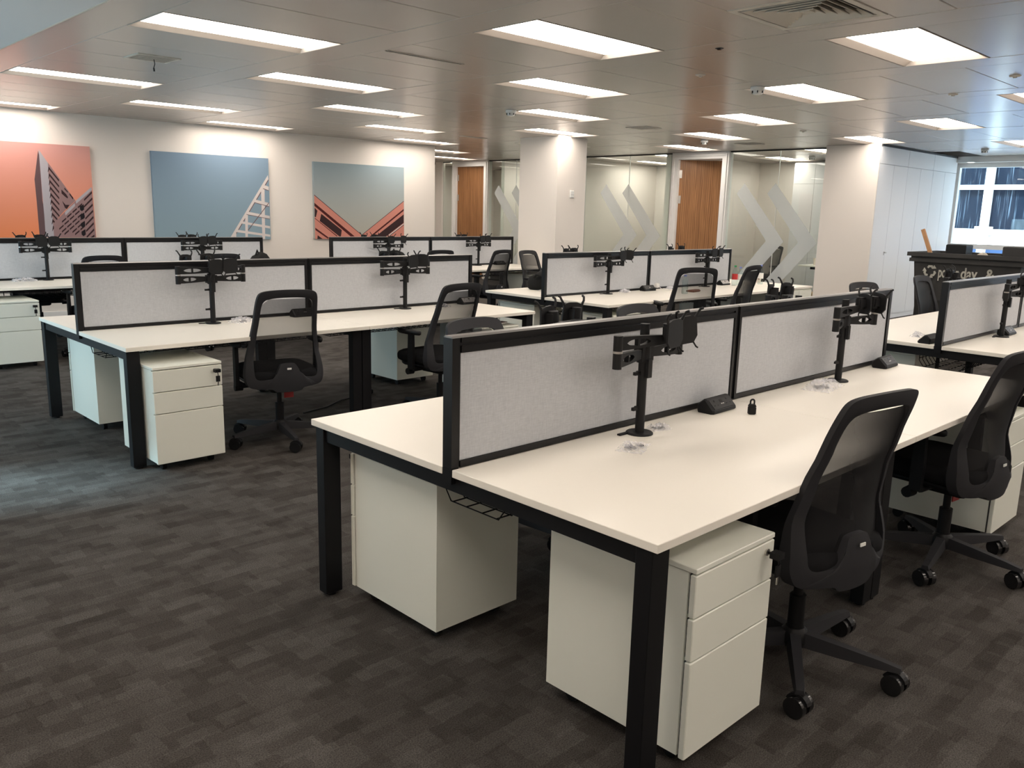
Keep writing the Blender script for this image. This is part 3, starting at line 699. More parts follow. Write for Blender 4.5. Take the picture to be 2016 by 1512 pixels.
def B(n,x,y,z=0): return (BENCH[n][0]+x,BENCH[n][1]+y,z)
SIDE={0:'side facing away from canvases',1:'canvas side'}; END={0:'aisle end',1:'glass office end'}

# ================================================================ DRAWER PEDESTALS
def make_ped(keys=True):
    t=thing('drawer_pedestal','','drawers',group='white drawer pedestals')
    W,D,Z0,Z1=.41,.535,.055,.625
    MB().box(.004,W-.004,.028,D,Z0,Z1-.018).build('body','white_metal',t)
    MB().rbox(0,W,.0,D,Z1-.016,Z1,.002).build('top_panel','white_metal',t)
    for k,(a,b) in enumerate(((.480,.604),(.352,.476),(Z0-.003,.348))):
        dr=MB().rbox(0,W,0,.02,a,b,.0025).build('drawer',  'white_metal',t)
        MB().box(.012,W-.012,.02,.028,a+.004,b-.004).build('drawer_gap','seam_dark',dr)
        if k==0:
            MB().tube([(W-.045,.001,.575),(W-.045,-.006,.575)],.011,14).build('lock','steel',dr)
            if keys:
                MB().box(W-.0465,W-.0435,-.02,-.006,.571,.579).box(W-.062,W-.028,-.05,-.02,.566,.585).build('key','black_plastic',dr)
                MB().tube([(W-.045,-.042,.566),(W-.045,-.046,.555),(W-.043,-.042,.545)],.0025,6).box(W-.056,W-.032,-.044,-.038,.51,.545).build('key_fob','black_plastic',dr)
                MB().box(W-.048,W-.040,-.043,-.040,.485,.51).build('spare_key','steel',dr)
    for x in (.06,W-.06):
        for y in (.08,D-.07): MB().tube([(x-.012,y,.025),(x+.012,y,.025)],.025,14).box(x-.008,x+.008,y-.008,y+.008,.03,Z0).build('castor','black_plastic',t)
    return t
PED=make_ped()
for n,x,y,rot,lab in [(1,.156,-.02,0,'with a hanging key ring, at the aisle end of the padlock desk'),
    (1,.50,1.535,PI,'showing its plain back, aisle end of the padlock desk'),
    (1,2.74,-.02,0,'behind the second chair, far end of the padlock desk'),
    (2,.088,-.14,0,'with keys, aisle end of the desk facing the window light'),
    (2,.55,1.55,PI,'plain blue-lit side showing, desk facing the window light'),
    (2,3.05,1.56,PI,'back to the chairs, far end of the desk facing the window light'),
    (2,2.75,.03,0,'under a magazine, desk facing the window light'),
    (3,.088,-.22,0,'with keys, under the desk below the orange canvas'),
    (4,2.80,.03,0,'far end of the desk beside the white column'),
    (5,.51,1.58,PI,'plain back showing, aisle end of the desk with drink bottles'),
    (5,.10,.02,0,'aisle end of the desk with drink bottles, drawers facing the padlock desk'),
    (6,.62,1.58,PI,'plain back showing, near end of the desk before the black bin')]:
    p=B(n,x,y)
    if rot: p=(p[0]+.0,p[1],0)
    place(PED,p,rot,'white three-drawer pedestal '+lab)

# ================================================================ MONITOR ARMS
def link_mesh(L):
    b=MB(); n=26; t=.009
    def h(x):
        u=x/L; return .016+.008*math.sin(min(1,u)*PI/2) if u<.8 else .024
    def e(x):
        c,hl=L*.60,L*.235
        u=(x-c)/hl
        if abs(u)>=1 or abs(x-c)<.004: return 0.0
        return .0125*math.sqrt(1-u*u)
    xs=sorted(set([L*k/n for k in range(n+1)]+[L*.60-.0041,L*.60-.0039,L*.60+.0039,L*.60+.0041]))
    for a,c in zip(xs[:-1],xs[1:]):
        for s in (1,-1):
            ea,ec,ha,hc=e(a),e(c),h(a),h(c)
            q=[(a,ea*s),(c,ec*s),(c,hc*s),(a,ha*s)]
            if s<0: q=q[::-1]
            v=[(x,-t,z) for x,z in q]+[(x,t,z) for x,z in q]
            b.add(v,[(0,1,2,3),(7,6,5,4),(0,4,5,1),(2,6,7,3)])
    b.box(-.002,.0,-t,t,-.016,.016); b.box(L,L+.002,-t,t,-.024,.024)
    return b.mesh('arm_link','arm_black')
LINK=link_mesh(.20)
ELB=MB().cyl(0,0,-.060,-.004,.0165).cyl(0,0,.004,.058,.0165).mesh('elbow','arm_black')
RING=MB().cyl(0,0,-.004,.004,.0172).mesh('ring','steel')
HUB=MB().cyl(0,0,.275,.345,.026).box(-.035,.035,-.02,.02,.282,.335).box(-.012,.012,-.034,-.02,.22,.29).mesh('hub','arm_black')
POLE=MB().cyl(0,0,.006,.42,.0175,20).mesh('pole','arm_black')
BASE=MB().lathe([(.052,0),(.052,.005),(.048,.008)],24).box(-.09,-.02,.02,.035,0,.006).mesh('base_plate','arm_black')
CLIP=MB().box(-.005,.005,-.0,.018,-.007,.007).box(-.03,-.0,-.0,.012,-.006,.006).mesh('cable_clip','arm_black')
PLATE=MB().prism([(-.035,-.055),(.035,-.055),(.055,-.030),(.050,.040),(.02,.048),(-.02,.048),(-.050,.040),(-.055,-.030)],'y',-.012,-.004).cyl(0,.018,-.03,.03,.02).box(-.022,.022,-.004,.03,-.02,.02).mesh('monitor_plate','arm_black')
HOOK=MB().tube([(0,0,0),(.016,-.004,.024),(.022,-.012,.040),(.024,-.026,.046)],[.007,.006,.006,.006],8).mesh('hook','arm_black')
def monitor_arm(loc, rz, label, sides):
    """sides: two tuples (lower link azimuth, head x, head y, plate yaw); local frame, degrees and metres"""
    t=thing('monitor_arm',label,'monitor arm',loc,rz,'twin monitor arms')
    link('base_plate',BASE,t); link('pole',POLE,t); link('hub',HUB,t)
    for z in (.10,.235): link('cable_clip',CLIP,t,(-.018,-.004,z))
    for n,(lo,hx,hy,yaw) in enumerate(sides):
        a=R(lo); r0=.032
        ex,ey=(r0+.20)*math.cos(a),(r0+.20)*math.sin(a)
        link('lower_link',LINK,t,(r0*math.cos(a),r0*math.sin(a),.310),(0,0,a))
        eb=link('elbow',ELB,t,(ex,ey,.342)); link('ring',RING,eb)
        ul=math.hypot(hx-ex,hy-ey); c=math.atan2(ey-hy,ex-hx)
        o=link('upper_link',LINK,t,(hx,hy,.372),(0,0,c)); o.scale=(ul/.20,1,1)
        yw=R(yaw)
        hd=link('monitor_plate',PLATE,t,(hx+.03*math.sin(yw),hy-.03*math.cos(yw),.400+.004*n),(0,R(random.uniform(-5,5)),yw))
        for hxx,hz,ry,sz in ((-.046,.036,0,.82),(.046,.036,0,.82),(.036,-.05,PI,.55),(-.036,-.05,PI,.55)):
            k=link('hook',HOOK,hd,(hxx,-.006,hz),(0,ry,0)); k.scale=(sz*(1 if (hxx>0)==(ry==0) else -1),sz,sz)
    return t
def arms(n,x,side,end,LR):
    yb=.712
    if side==0: p=B(n,x,yb,ZT); rz=0
    else:
        p=B(n,x,WB-yb,ZT); rz=PI
        LR=[(lo,-hx,-hy,yaw) for lo,hx,hy,yaw in LR]      # heads given in room directions
    monitor_arm(p,rz,'black twin monitor arm on %s, %s, %s'%(BNAME[n],SIDE[side],END[end]),LR)
A1,A2=.845,2.50
arms(1,A1,0,0,((194,.010,-.085,6),(2,.115,-.070,-8)))
arms(1,A2,0,1,((196,.075,-.030,58),(-14,.150,-.070,72)))
arms(2,A1,0,0,((181,.000,-.045,3),(-1,.100,-.045,4)))
arms(2,A2,0,1,((181,.020,-.045,5),(-2,.150,-.045,-48)))
arms(3,A1,0,0,((181,-.055,-.045,0),(-1,.060,-.045,3)))
arms(3,A2,0,1,((181,-.020,-.045,6),(0,.085,-.045,3)))
arms(4,A1,0,0,((181,-.010,-.045,3),(-2,.190,-.045,10)))
arms(4,A2,0,1,((180,.010,-.045,2),(0,.110,-.045,3)))
arms(5,A1,0,0,((182,.120,-.045,5),(2,.235,-.045,-25)))
arms(5,2.64,0,1,((182,.020,-.045,2),(0,.150,-.045,10)))
arms(6,.90,0,0,((194,.080,-.040,40),(-8,.170,-.070,60)))
arms(1,LB-A2,1,0,((190,-.040,.150,10),(-8,.110,.165,-8))); arms(1,LB-A1,1,1,((250,.230,.250,14),(225,.370,.235,-6)))
arms(2,LB-A2,1,0,((200,.080,.240,16),(240,.235,.245,-6))); arms(2,LB-A1,1,1,((215,.190,.250,6),(240,.300,.250,-9)))
for n in (3,4):
    arms(n,LB-A2,1,0,((190,-.090,.130,8),(-10,.080,.130,-6))); arms(n,LB-A1,1,1,((190,-.030,.120,8),(-10,.080,.125,-6)))
arms(5,LB-A2,1,0,((188,-.130,.180,10),(-12,-.030,.170,-9))); arms(5,LB-A1,1,1,((205,.080,.190,10),(235,.370,.240,-9)))
arms(6,LB-A2,1,0,((215,.340,.190,8),(240,.440,.260,-9)))

# ================================================================ POWER BOXES
def make_power(face):
    t=thing('power_box','','power socket',group='desktop power boxes')
    prof=[(-.055,0),(.045,0),(.050,.010),(.050,.045),(.012,.078),(-.004,.078),(-.060,.020),(-.062,.008)]
    b=MB(); n=len(prof); hw=.125
    rings=[]
    for x,s in ((-hw,.82),(-hw+.012,1.0),(hw-.012,1.0),(hw,.82)):
        rings.append([(x,(y)*s,max(.0,(z-.035)*s+.035) if s<1 and z>.001 else z) for y,z in prof])
    b.ring_stack(rings,True,False); b.build('case','black_plastic',t)
    # sloping socket plate on the desk side
    p0=Vector((0,-.0605,.022)); p1=Vector((0,-.006,.0765)); d=(p1-p0).normalized(); nrm=Vector((0,-d.z,d.y))
    def patch(x0,x1,s0,s1,h,name,m,par):
        q=[]
        for hh in (-.001,h):
            for x,s_ in ((x0,s0),(x1,s0),(x1,s1),(x0,s1)):
                v=p0+d*s_+nrm*hh; q.append((x,v.y,v.z))
        return MB().add(q,[(0,1,2,3),(7,6,5,4),(0,4,5,1),(1,5,6,2),(2,6,7,3),(3,7,4,0)]).build(name,m,par)
    pl=patch(-.105,.105,.006,.070,.0015,'socket_plate',face,t)
    dm='gloss_plastic' if face!='silver_face' else 'dark_void'
    for cx in (-.065,.06):
        for dx,s0,s1 in ((-.004,.05,.062),(-.022,.026,.031),(.014,.026,.031)):
            patch(cx+dx,cx+dx+.008,s0,s1,.0022,'socket_hole',dm,pl)
    for cx in (-.012,.006): patch(cx,cx+.012,.030,.036,.0022,'usb_port','steel' if face!='silver_face' else 'dark_void',pl)
    patch(-.012,.016,.044,.060,.0022,'switch',dm,pl)
    return t
PW=make_power('black_frame'); PWS=make_power('silver_face')
for n,x,y,rz,lab,pr in [(1,1.42,.745,R(2),'beside the padlock',PW),(1,3.15,.745,R(3),'far end of the padlock desk',PW),(2,1.56,.735,R(1),'seen through a chair back, desk facing the window light',PW),
    (2,3.20,.735,R(3),'far end of the desk facing the window light',PWS),(4,2.96,.735,0,'on the desk beside the white column',PW),(5,1.55,.735,R(-4),'with a white plug in it, on the desk with drink bottles',PW),
    (5,3.06,.735,R(2),'beside the bottles on the desk with drink bottles',PWS),(6,1.09,.735,0,'behind the arm, desk before the black bin',PW),
    (6,.12,WB-.735,PI,'at the near end of the bin desk, canvas side',PW),(1,LB-1.47,WB-.735,PI,'canvas side of the padlock desk',PW)]:
    o=place(pr,B(n,x,y,ZT),rz,('silver-faced' if pr is PWS else 'black')+' desktop power box '+lab)
    o.scale=(.76,.76,.76)
# ================================================================ OFFICE CHAIRS (face +Y, origin on the floor)
def yb(z):      # S-curve of the back
    pts=[(.34,-.176),(.42,-.186),(.52,-.180),(.62,-.170),(.74,-.178),(.86,-.205),(1.03,-.256)]
    for (a,ya),(b,yb_) in zip(pts[:-1],pts[1:]):
        if z<=b:
            u=(z-a)/(b-a); u=max(0,u); return ya+(yb_-ya)*(u*u*(3-2*u)*.5+u*.5)
    return pts[-1][1]
def back_pt(x,z,off=0): return (x, yb(z)+(1.15 if z<.6 else max(.55,1.15-(z-.6)*2))*x*x+off, z)
OUT=[(0,.366),(.080,.370),(.108,.388),(.19,.392),(.236,.402),(.256,.432),(.262,.48),(.254,.55),(.238,.63),(.222,.73),(.211,.82),(.203,.93),(.195,.985),(.178,1.012),(.14,1.024),(.08,1.029),(0,1.031)]
INN=[(0,.552),(.040,.548),(.056,.535),(.082,.480),(.10,.459),(.17,.452),(.200,.462),(.208,.50),(.206,.58),(.194,.66),(.183,.75),(.174,.84),(.167,.92),(.155,.955),(.13,.970),(.08,.978),(0,.981)]
def smooth_loop(pts,m=3):
    """closed Catmull-Rom resample"""
    n=len(pts); out=[]
    for i in range(n):
        p0,p1,p2,p3=[pts[(i+k-1)%n] for k in range(4)]
        for j in range(m):
            t=j/m; q=[]
            for c in (0,1):
                q.append(.5*(2*p1[c]+(p2[c]-p0[c])*t+(2*p0[c]-5*p1[c]+4*p2[c]-p3[c])*t*t+(3*p1[c]-p0[c]-3*p2[c]+p3[c])*t**3))
            out.append(tuple(q))
    return out
def back_frame():
    b=MB(); o=smooth_loop(OUT+[(-x,z) for x,z in OUT[-2:0:-1]]); i_=smooth_loop(INN+[(-x,z) for x,z in INN[-2:0:-1]]); n=len(o)
    t0=.010
    def t1(z): return -.014-.022*max(0,min(1,(.62-z)/.12))
    fo=[back_pt(x,z,t0) for x,z in o]; fi=[back_pt(x,z,t0) for x,z in i_]
    mids=[((x+u)/2,(z+v)/2) for (x,z),(u,v) in zip(o,i_)]
    ro=[back_pt(x*.985,z,t1(z)+.006) for x,z in o]; ri=[back_pt(x,z,t1(z)+.004) for x,z in i_]; rm=[back_pt(x,z,t1(z)) for x,z in mids]
    def strip(A,Bb): b.add(A+Bb,[(k,(k+1)%n,n+(k+1)%n,n+k) for k in range(n)],0,True)
    strip(fo,fi); b.add(ro+rm+ri,[(k,(k+1)%n,n+(k+1)%n,n+k) for k in range(n)]+[(n+k,n+(k+1)%n,2*n+(k+1)%n,2*n+k) for k in range(n)],0,True); strip(ro,fo); strip(fi,ri)
    return b.mesh('back_frame','grey_plastic')
def back_mesh():
    b=MB(); nz,nx=22,12; rows=[]
    def w_(z):
        for (xa,za),(xb,zb) in zip(INN[7:-1],INN[8:]):
            if z<=zb: return xa+(xb-xa)*max(0,(z-za)/(zb-za)) if zb>za else xa
        return .1
    for k in range(nz+1):
        z=.470+(.972-.470)*k/nz; w=min(.206,w_(z))+.006
        if z>.945: w=min(w,.150)
        rows.append([back_pt(-w+2*w*i/nx,z,-.002) for i in range(nx+1)])
    v=[p for r in rows for p in r]; f=[]
    for k in range(nz):
        for i in range(nx): a=k*(nx+1)+i; f.append((a,a+1,a+nx+2,a+nx+1))
    return b.add(v,f,0,True).mesh('mesh_panel','chair_mesh')
def slab(w,d,z0,z1,y0,r=.10,e=.02,n=8,dome=.0):
    """rounded cushion"""
    def ring(z,ins):
        out=[]; W,D=w/2-ins,d/2-ins; rr=max(.005,r-ins)
        for cx,cy,a0 in ((W-rr,D-rr,0),(-W+rr,D-rr,PI/2),(-W+rr,-D+rr,PI),(W-rr,-D+rr,1.5*PI)):
            for k in range(n+1):
                a=a0+PI/2*k/n; out.append((cx+rr*math.cos(a),y0+cy+rr*math.sin(a),z))
        return out
    return MB().ring_stack([ring(z0,e),ring(z0+e*.5,.005),ring(z0+e,0),ring(z1-e,0),ring(z1-e*.4,e*.3),ring(z1,e*1.2)])
def make_chair():
    t=thing('office_chair','','chair',group='black mesh office chairs')
    slab(.49,.47,.425,.505,.045,.11,.03).build('seat','seat_fabric',t)
    slab(.44,.42,.400,.43,.04,.10,.012).build('seat_pan','black_plastic',t)
    fr=link('back_frame',back_frame(),t); link('mesh_panel',back_mesh(),fr)
    y=yb(.520)-.036
    MB().rbox(-.014,.014,y-.005,y-.0005,.514,.526,.001).build('maker_tag','label_white',fr)
    # spine bar from the mechanism to the back
    MB().tube([(0,.0,.385),(0,-.10,.375),(0,-.165,.395),(0,-.185,.42)],[.03,.03,.026,.018],10).build('back_support','black_plastic',t)
    b=MB(); b.rbox(-.09,.09,-.11,.13,.345,.402,.012); b.build('mechanism','black_plastic',t)
    MB().tube([(-.09,.06,.375),(-.23,.06,.372)],.011,10).tube([(-.225,.06,.372),(-.275,.06,.371)],[.026,.024],12).build('lever','black_plastic',t)
    MB().tube([(.09,.02,.375),(.24,.02,.372)],.008,8).box(.21,.26,.0,.04,.366,.378).build('lever','black_plastic',t)
    MB().box(.030,.095,-.012,-.006,.285,.345).build('instruction_tag','red_tag',t)
    MB().cyl(0,0,.13,.26,.028).cyl(0,0,.26,.35,.016).build('gas_lift','black_plastic',t)
    MB().lathe([(.045,.075),(.05,.09),(.045,.125),(.032,.14)],20).build('base_hub','black_plastic',t)
    b=MB(); 
    def sec(r,hw,z0,z1): return [(r,-hw,z0),(r,hw,z0),(r,hw*.7,z1),(r,-hw*.7,z1)]
    b.ring_stack([sec(.03,.026,.078,.128),sec(.15,.023,.075,.118),sec(.29,.019,.076,.104),sec(.352,.016,.078,.094)],True,False); leg=b.mesh('base_leg','grey_plastic')
    cb=MB()
    for s in (-1,1): cb.tube([(s*.010,0,.035),(s*.033,0,.035)],.035,18)
    cast=cb.mesh('castor','gloss_plastic')
    hood=MB(); n=10
    hood.ring_stack([[(x,.041*math.cos(a),.037+.041*math.sin(a)) for a in [PI*(.1+.8*k/n) for k in range(n+1)]]+[(x,.030*math.cos(a),.037+.033*math.sin(a)) for a in [PI*(.9-.8*k/n) for k in range(n+1)]] for x in (-.012,.012)],True,False)
    hood.cyl(0,.0,.06,.082,.010); hm=hood.mesh('castor_hood','black_plastic')
    off=R(4)
    for k in range(5):
        a=off+2*PI*k/5
        link('base_leg',leg,t,None,(0,0,a))
        c=link('castor',cast,t,(.338*math.cos(a),.338*math.sin(a),0),(0,0,a*1.7+k)); link('castor_hood',hm,c)
    for s in (-1,1):
        ar=MB().tube([(s*.10,.02,.39),(s*.235,.02,.39),(s*.268,.02,.41)],[.018,.018,.02],8).prism([(.0,.39),(.05,.39),(.052,.50),(.046,.655),(.002,.655),(-.004,.50)],'x',s*.258,s*.282).build('armrest','black_plastic',t)
        p=MB(); p.ring_stack([[(s*.27+dx*q,.045+dy*q2,z) for dx,dy in [(.032*math.cos(a),.09*(1 if math.cos(a+PI/2)<0 else -1)*0+.125*math.sin(a)) for a in [2*PI*k/20 for k in range(20)]]] for z,q,q2 in ((.652,.8,.92),(.660,1,1),(.676,1,1),(.682,.85,.95))]); p.build('arm_pad','black_plastic',ar)
    return t
CH=make_chair()
PROTO_SPIN=[0]
def tune_chair(o,dz,spin):
    """raise the seat on its gas lift and swivel the star base"""
    kids=list(o.children)
    if o is not CH: spin-=PROTO_SPIN[0]
    else: PROTO_SPIN[0]=spin
    a=R(spin)
    for c in kids:
        nm=c.name.split('.')[0]
        if nm=='base_leg': c.rotation_euler.z+=a
        elif nm=='castor':
            x,y=c.location.x,c.location.y; c.location=(x*math.cos(a)-y*math.sin(a),x*math.sin(a)+y*math.cos(a),c.location.z); c.rotation_euler.z+=a
        elif dz and nm!='base_hub': c.location.z+=dz
for n,x,y,dz,rot,spin,lab in [(1,.975,.085,0,-9,0,'in front of the padlock, at the padlock desk'),(1,2.34,.07,0,-6,-25,'at the far end of the padlock desk, drawers behind it'),
    (1,1.06,1.66,0,186,10,'behind the screen of the padlock desk, aisle end'),(1,2.28,1.62,0,182,30,'behind the screen of the padlock desk, glass office end'),
    (2,1.00,.10,0,-10,48,'before the blue-lit desk, aisle end'),(2,2.26,-.05,0,4,20,'before the blue-lit desk, silver power box behind its mesh'),
    (3,1.10,.02,0,0,0,'tucked under the orange-canvas desk, back to the aisle desks'),(3,2.30,-.02,0,0,11,'at the desk below the blue sky canvas'),(3,1.06,1.92,0,180,33,'on the wall side of the orange-canvas desk'),
    (4,1.05,.0,0,-10,20,'at the column desk, pink buildings canvas behind'),(4,1.93,-.18,0,6,40,'pulled out from the desk beside the white column'),
    (5,2.30,3.10,0,188,50,'facing the room in front of the white column'),
    (5,.88,-.24,.05,-34,60,'raised, before the wallet on the desk with drink bottles'),(5,2.10,.03,.02,8,12,'before the bottles on the desk with drink bottles'),
    (6,1.40,1.78,-.02,168,24,'canvas side of the bin desk, near end'),(6,2.62,1.72,0,180,36,'canvas side of the bin desk, bin right behind')]:
    o=place(CH,B(n,x,y),R(rot),'black mesh office chair '+lab)
    tune_chair(o,dz,spin)
# ================================================================ LOW END CABINET, BIN AND LOOSE THINGS
t=thing('end_cabinet','low white cabinet closing the far end of the desk with drink bottles','cabinet',(7.60,3.745,0))
MB().box(0,.63,.02,1.5,.05,.70).build('body','white_metal',t); MB().rbox(-.005,.645,0,1.52,.705,.73,.002).build('top','white_top',t)
MB().box(.004,.313,0,.02,.06,.69).build('door','white_metal',t); MB().box(.317,.626,0,.02,.06,.69).build('door','white_metal',t); MB().box(0.01,.62,.03,1.49,0,.05).build('plinth','black_plastic',t)
# ---- wheeled waste bin, front towards the desks (faces -X)
bx,ya,yb2,rz=9.62,1.80,3.18,1.16
t=thing('waste_bin','large battered black wheeled waste bin with faded white lettering','bin',(bx,(ya+yb2)/2,0))
hw=(yb2-ya)/2
def ringb(z,e,y): return [(e,-y,z),(1.0-e,-y,z),(1.0-e,y,z),(e,y,z)]
b=MB(); b.ring_stack([ringb(.16,.14,hw-.14),ringb(rz-.10,.05,hw-.07),ringb(rz-.10,.06,hw-.09),ringb(.19,.16,hw-.17)],False,False)
b.add(ringb(.16,.14,hw-.14),[(0,1,2,3)]); b.build('body','bin_plastic',t)
rm=MB()
for z0_,z1_,e in ((rz-.12,rz-.075,.02),(rz-.075,rz-.05,.035),(rz-.05,rz,-.005)):
    y_=hw-e; rm.box(e,e+.08,-y_,y_,z0_,z1_).box(1-e-.08,1-e,-y_,y_,z0_,z1_).box(e+.08,1-e-.08,-y_,-y_+.08,z0_,z1_).box(e+.08,1-e-.08,y_-.08,y_,z0_,z1_)
rm.build('rim','bin_plastic',t)
for sx in (.2,.8):
    for sy in (-1,1): MB().tube([(sx,sy*(hw-.25)-.02,.08),(sx,sy*(hw-.25)+.02,.08)],.08,16).box(sx-.03,sx+.03,sy*(hw-.25)-.03,sy*(hw-.25)+.03,.09,.17).build('wheel','black_plastic',t)
for s in (-1,1): MB().tube([(.5,s*hw-.02*s,rz-.16),(.5,s*(hw+.05),rz-.16)],.025,10).build('trunnion','bin_plastic',t)
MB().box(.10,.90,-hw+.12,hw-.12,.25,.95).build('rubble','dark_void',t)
# lettering and recycling mark on the front, which leans with the bin
slope=math.atan2(.09,.90)
def bin_text(txt,y,z,size,sx=1):
    cu=bpy.data.curves.new('lettering','FONT'); cu.body=txt; cu.size=size; cu.extrude=.0015; cu.offset=.004
    o=bpy.data.objects.new('lettering',cu); COL.objects.link(o); o.parent=t
    dx=.14-(z-.16)*.09/(rz-.26)
    o.matrix_parent_inverse.identity()
    o.rotation_euler=(PI/2-0,0,-PI/2); o.location=(dx-.012,y,z); cu.materials.append(M['bin_text'])
    # bake the text to a mesh part
    dg=bpy.context.evaluated_depsgraph_get(); me=bpy.data.meshes.new_from_object(o.evaluated_get(dg)); me.materials.clear(); me.materials.append(M['bin_text'])
    lo,ro=o.location.copy(),o.rotation_euler.copy(); bpy.data.objects.remove(o); link('lettering',me,t,lo,ro).scale=(sx,1,1)
bin_text('power',2.80-2.49,.86,.19,.48); bin_text('day',2.535-2.49,.86,.19,.72); bin_text('&',2.25-2.49,.86,.19,.8)
rc=MB(); 
for k in range(3):
    a0=R(90+120*k)
    def P(r,a,dz=0): return (r*math.cos(a0+a),r*math.sin(a0+a))
    seg=[P(.062,R(-38)),P(.080,R(-18)),P(.080,R(18)),P(.066,R(34)),P(.044,R(24)),P(.052,R(8)),P(.052,R(-10)),P(.042,R(-30))]
    rc.prism(seg,'x',-.001,.001); tip=[P(.092,R(30)),P(.084,R(62)),P(.036,R(28))]; rc.prism(tip,'x',-.001,.001)
rc.build('recycling_mark','bin_text',t,(.14-(.92-.16)*.09/(rz-.26)-.012,2.90-2.49,.925))
# rubbish in the bin
o=tag(MB().box(-.017,.017,-.022,.022,0,.62).build('timber_offcut','wood_stick',None,(bx+.14,2.84,.88),(R(-24),R(4),0)),'short brown timber offcut sticking out of the waste bin','wood')
o=tag(MB().rbox(-.13,.13,-.12,.12,0,.16,.01).build('black_box','black_plastic',None,(bx+.28,2.66,1.11)),'black box lying on top of the waste bin','box')
o=tag(MB().rbox(-.13,.13,-.14,.14,0,.17,.01).build('rubble_box','bin_plastic',None,(bx+.25,1.98,1.10)),'dark scuffed box poking from the window end of the waste bin','box')
def crumple(w,d,h,nx,ny,seed,fold=1.0):
    rnd=random.Random(seed); b=MB(); g=[]
    for j in range(ny+1):
        for i in range(nx+1):
            u,v=i/nx*2-1,j/ny*2-1; e=max(0,1-max(abs(u),abs(v))**3)
            g.append((u*w/2+rnd.uniform(-1,1)*w*.06*fold,v*d/2+rnd.uniform(-1,1)*d*.06*fold,.002+h*e*rnd.uniform(.25,1)))
    f=[(j*(nx+1)+i,j*(nx+1)+i+1,(j+1)*(nx+1)+i+1,(j+1)*(nx+1)+i) for j in range(ny) for i in range(nx)]
    return b.add(g,f)
tag(crumple(.30,.20,.10,7,6,5).build('rag','rag',None,(bx+.20,2.36,1.10)),'crumpled pale rag on the waste bin rim','rag')
# ---- padlock standing on its base
t=thing('padlock','small black padlock standing alone on the near white desk','padlock',B(1,1.475,.605,ZT),R(-40)); t.scale=(.84,.84,.84)
MB().rbox(-.019,.019,-.013,.013,0,.040,.004).prism([(-.019,.040),(.019,.040),(.013,.052),(-.013,.052)],'y',-.011,.011).build('body','black_plastic',t)
MB().tube([(-.010,0,.045),(-.010,0,.062)]+[(.010*math.cos(a),0,.066+.010*math.sin(a)) for a in [PI-PI*k/8 for k in range(9)]]+[(.010,0,.062),(.010,0,.045)],.0045,8).build('shackle','black_plastic',t)
# ---- clear bags with fixings
def bag(loc,rz,w,d,h,seed,label,nsc=6):
    t=thing('plastic_bag',label,'plastic bag',loc,rz,'bags of fixings')
    crumple(w,d,h*.8,15,11,seed,.5).build('film','clear_film',t)
    rnd=random.Random(seed)
    for k in range(nsc):
        x,y,a=rnd.uniform(-.2,.25)*w,rnd.uniform(-.2,.2)*d,rnd.uniform(0,PI); dx,dy=.013*math.cos(a),.013*math.sin(a)
        MB().tube([(x-dx,y-dy,.006),(x+dx,y+dy,.006)],[.0045,.003],6).build('screw','arm_black',t)
    return t
bag(B(1,.665,.60,ZT),R(25),.15,.10,.022,1,'flat clear plastic bag of screws in front of the first monitor arm base',5)
bag(B(1,.955,.70,ZT),R(-15),.09,.06,.035,2,'small clear bag of washers behind the first monitor arm base',4)
bag(B(1,2.27,.68,ZT),R(10),.26,.14,.06,3,'large crumpled clear bag of fixings by the second monitor arm',9)
bag(B(2,1.04,.68,ZT),R(20),.17,.13,.05,4,'crumpled clear bag of screws on the desk facing the window light',7)
bag(B(3,.62,.70,ZT),R(5),.24,.16,.05,5,'clear plastic bag on the desk below the orange canvas',4)
bag(B(5,1.16,.74,ZT),R(5),.13,.09,.05,6,'crumpled clear bag beside the arm on the bottle desk',4)
bag(B(5,1.95,.72,ZT),R(-5),.12,.09,.05,8,'second crumpled clear bag on the bottle desk, beyond the plug',4)
bag(B(2,2.86,.66,ZT),R(-5),.12,.09,.04,9,'clear bag of screws seen through the chair mesh by the silver power box',6)
bag(B(6,.35,1.10,ZT),R(5),.11,.08,.05,11,'crumpled clear bag on the canvas side of the desk before the bin',3)
# ---- white plug and charger lead
t=thing('phone_charger','white charger plugged into the power box with its cable on the desk','charger',B(5,1.62,.66,ZT),0)
MB().rbox(-.022,.022,-.02,.03,.035,.085,.008).build('plug','cable_white',t)
MB().tube([(0,-.02,.05),(.03,-.05,.02),(.10,-.07,.005),(.22,-.04,.005),(.34,-.02,.005)],.003,6).build('lead','cable_white',t)
# ---- wallet
t=thing('wallet','brown leather wallet lying on the white desk before a chair','wallet',B(5,1.93,.40,ZT),R(10))
slab(.19,.10,0,.018,0,.02,.006).build('flap','leather',t); MB().box(-.08,.10,-.03,.025,.016,.022).build('strap','leather',t)
# ---- bottles and cups
def bottle(loc,cap,label,h=.24,lab='bottle_red',full=True):
    t=thing('drink_bottle',label,'bottle',loc)
    MB().lathe([(.030,0),(.034,.01),(.033,h*.35),(.034,h*.6),(.028,h*.75),(.014,h*.88),(.0125,h*.93)],18).build('bottle_body','bottle_glass',t)
    MB().lathe([(.0145,h*.92),(.0145,h)],14).build('cap',cap,t)
    if lab: MB().lathe([(.0348,h*.30),(.0348,h*.58)],18).build('wrapper',lab,t)
bottle(B(5,3.12,.62,ZT),'cap_green','clear drink bottle with green cap and red wrapper')
bottle(B(5,3.24,.62,ZT),'cap_blue','clear water bottle with blue cap behind the red-wrapped bottle',.22,'label_white')
bottle(B(5,3.60,.55,ZT),'cap_blue','clear water bottle with blue cap on the end cabinet, beside a paper cup',.24,'label_white')
bottle(B(5,1.62,.30,ZT),'cap_blue','small clear water bottle beside a raised chair back',.20,None)
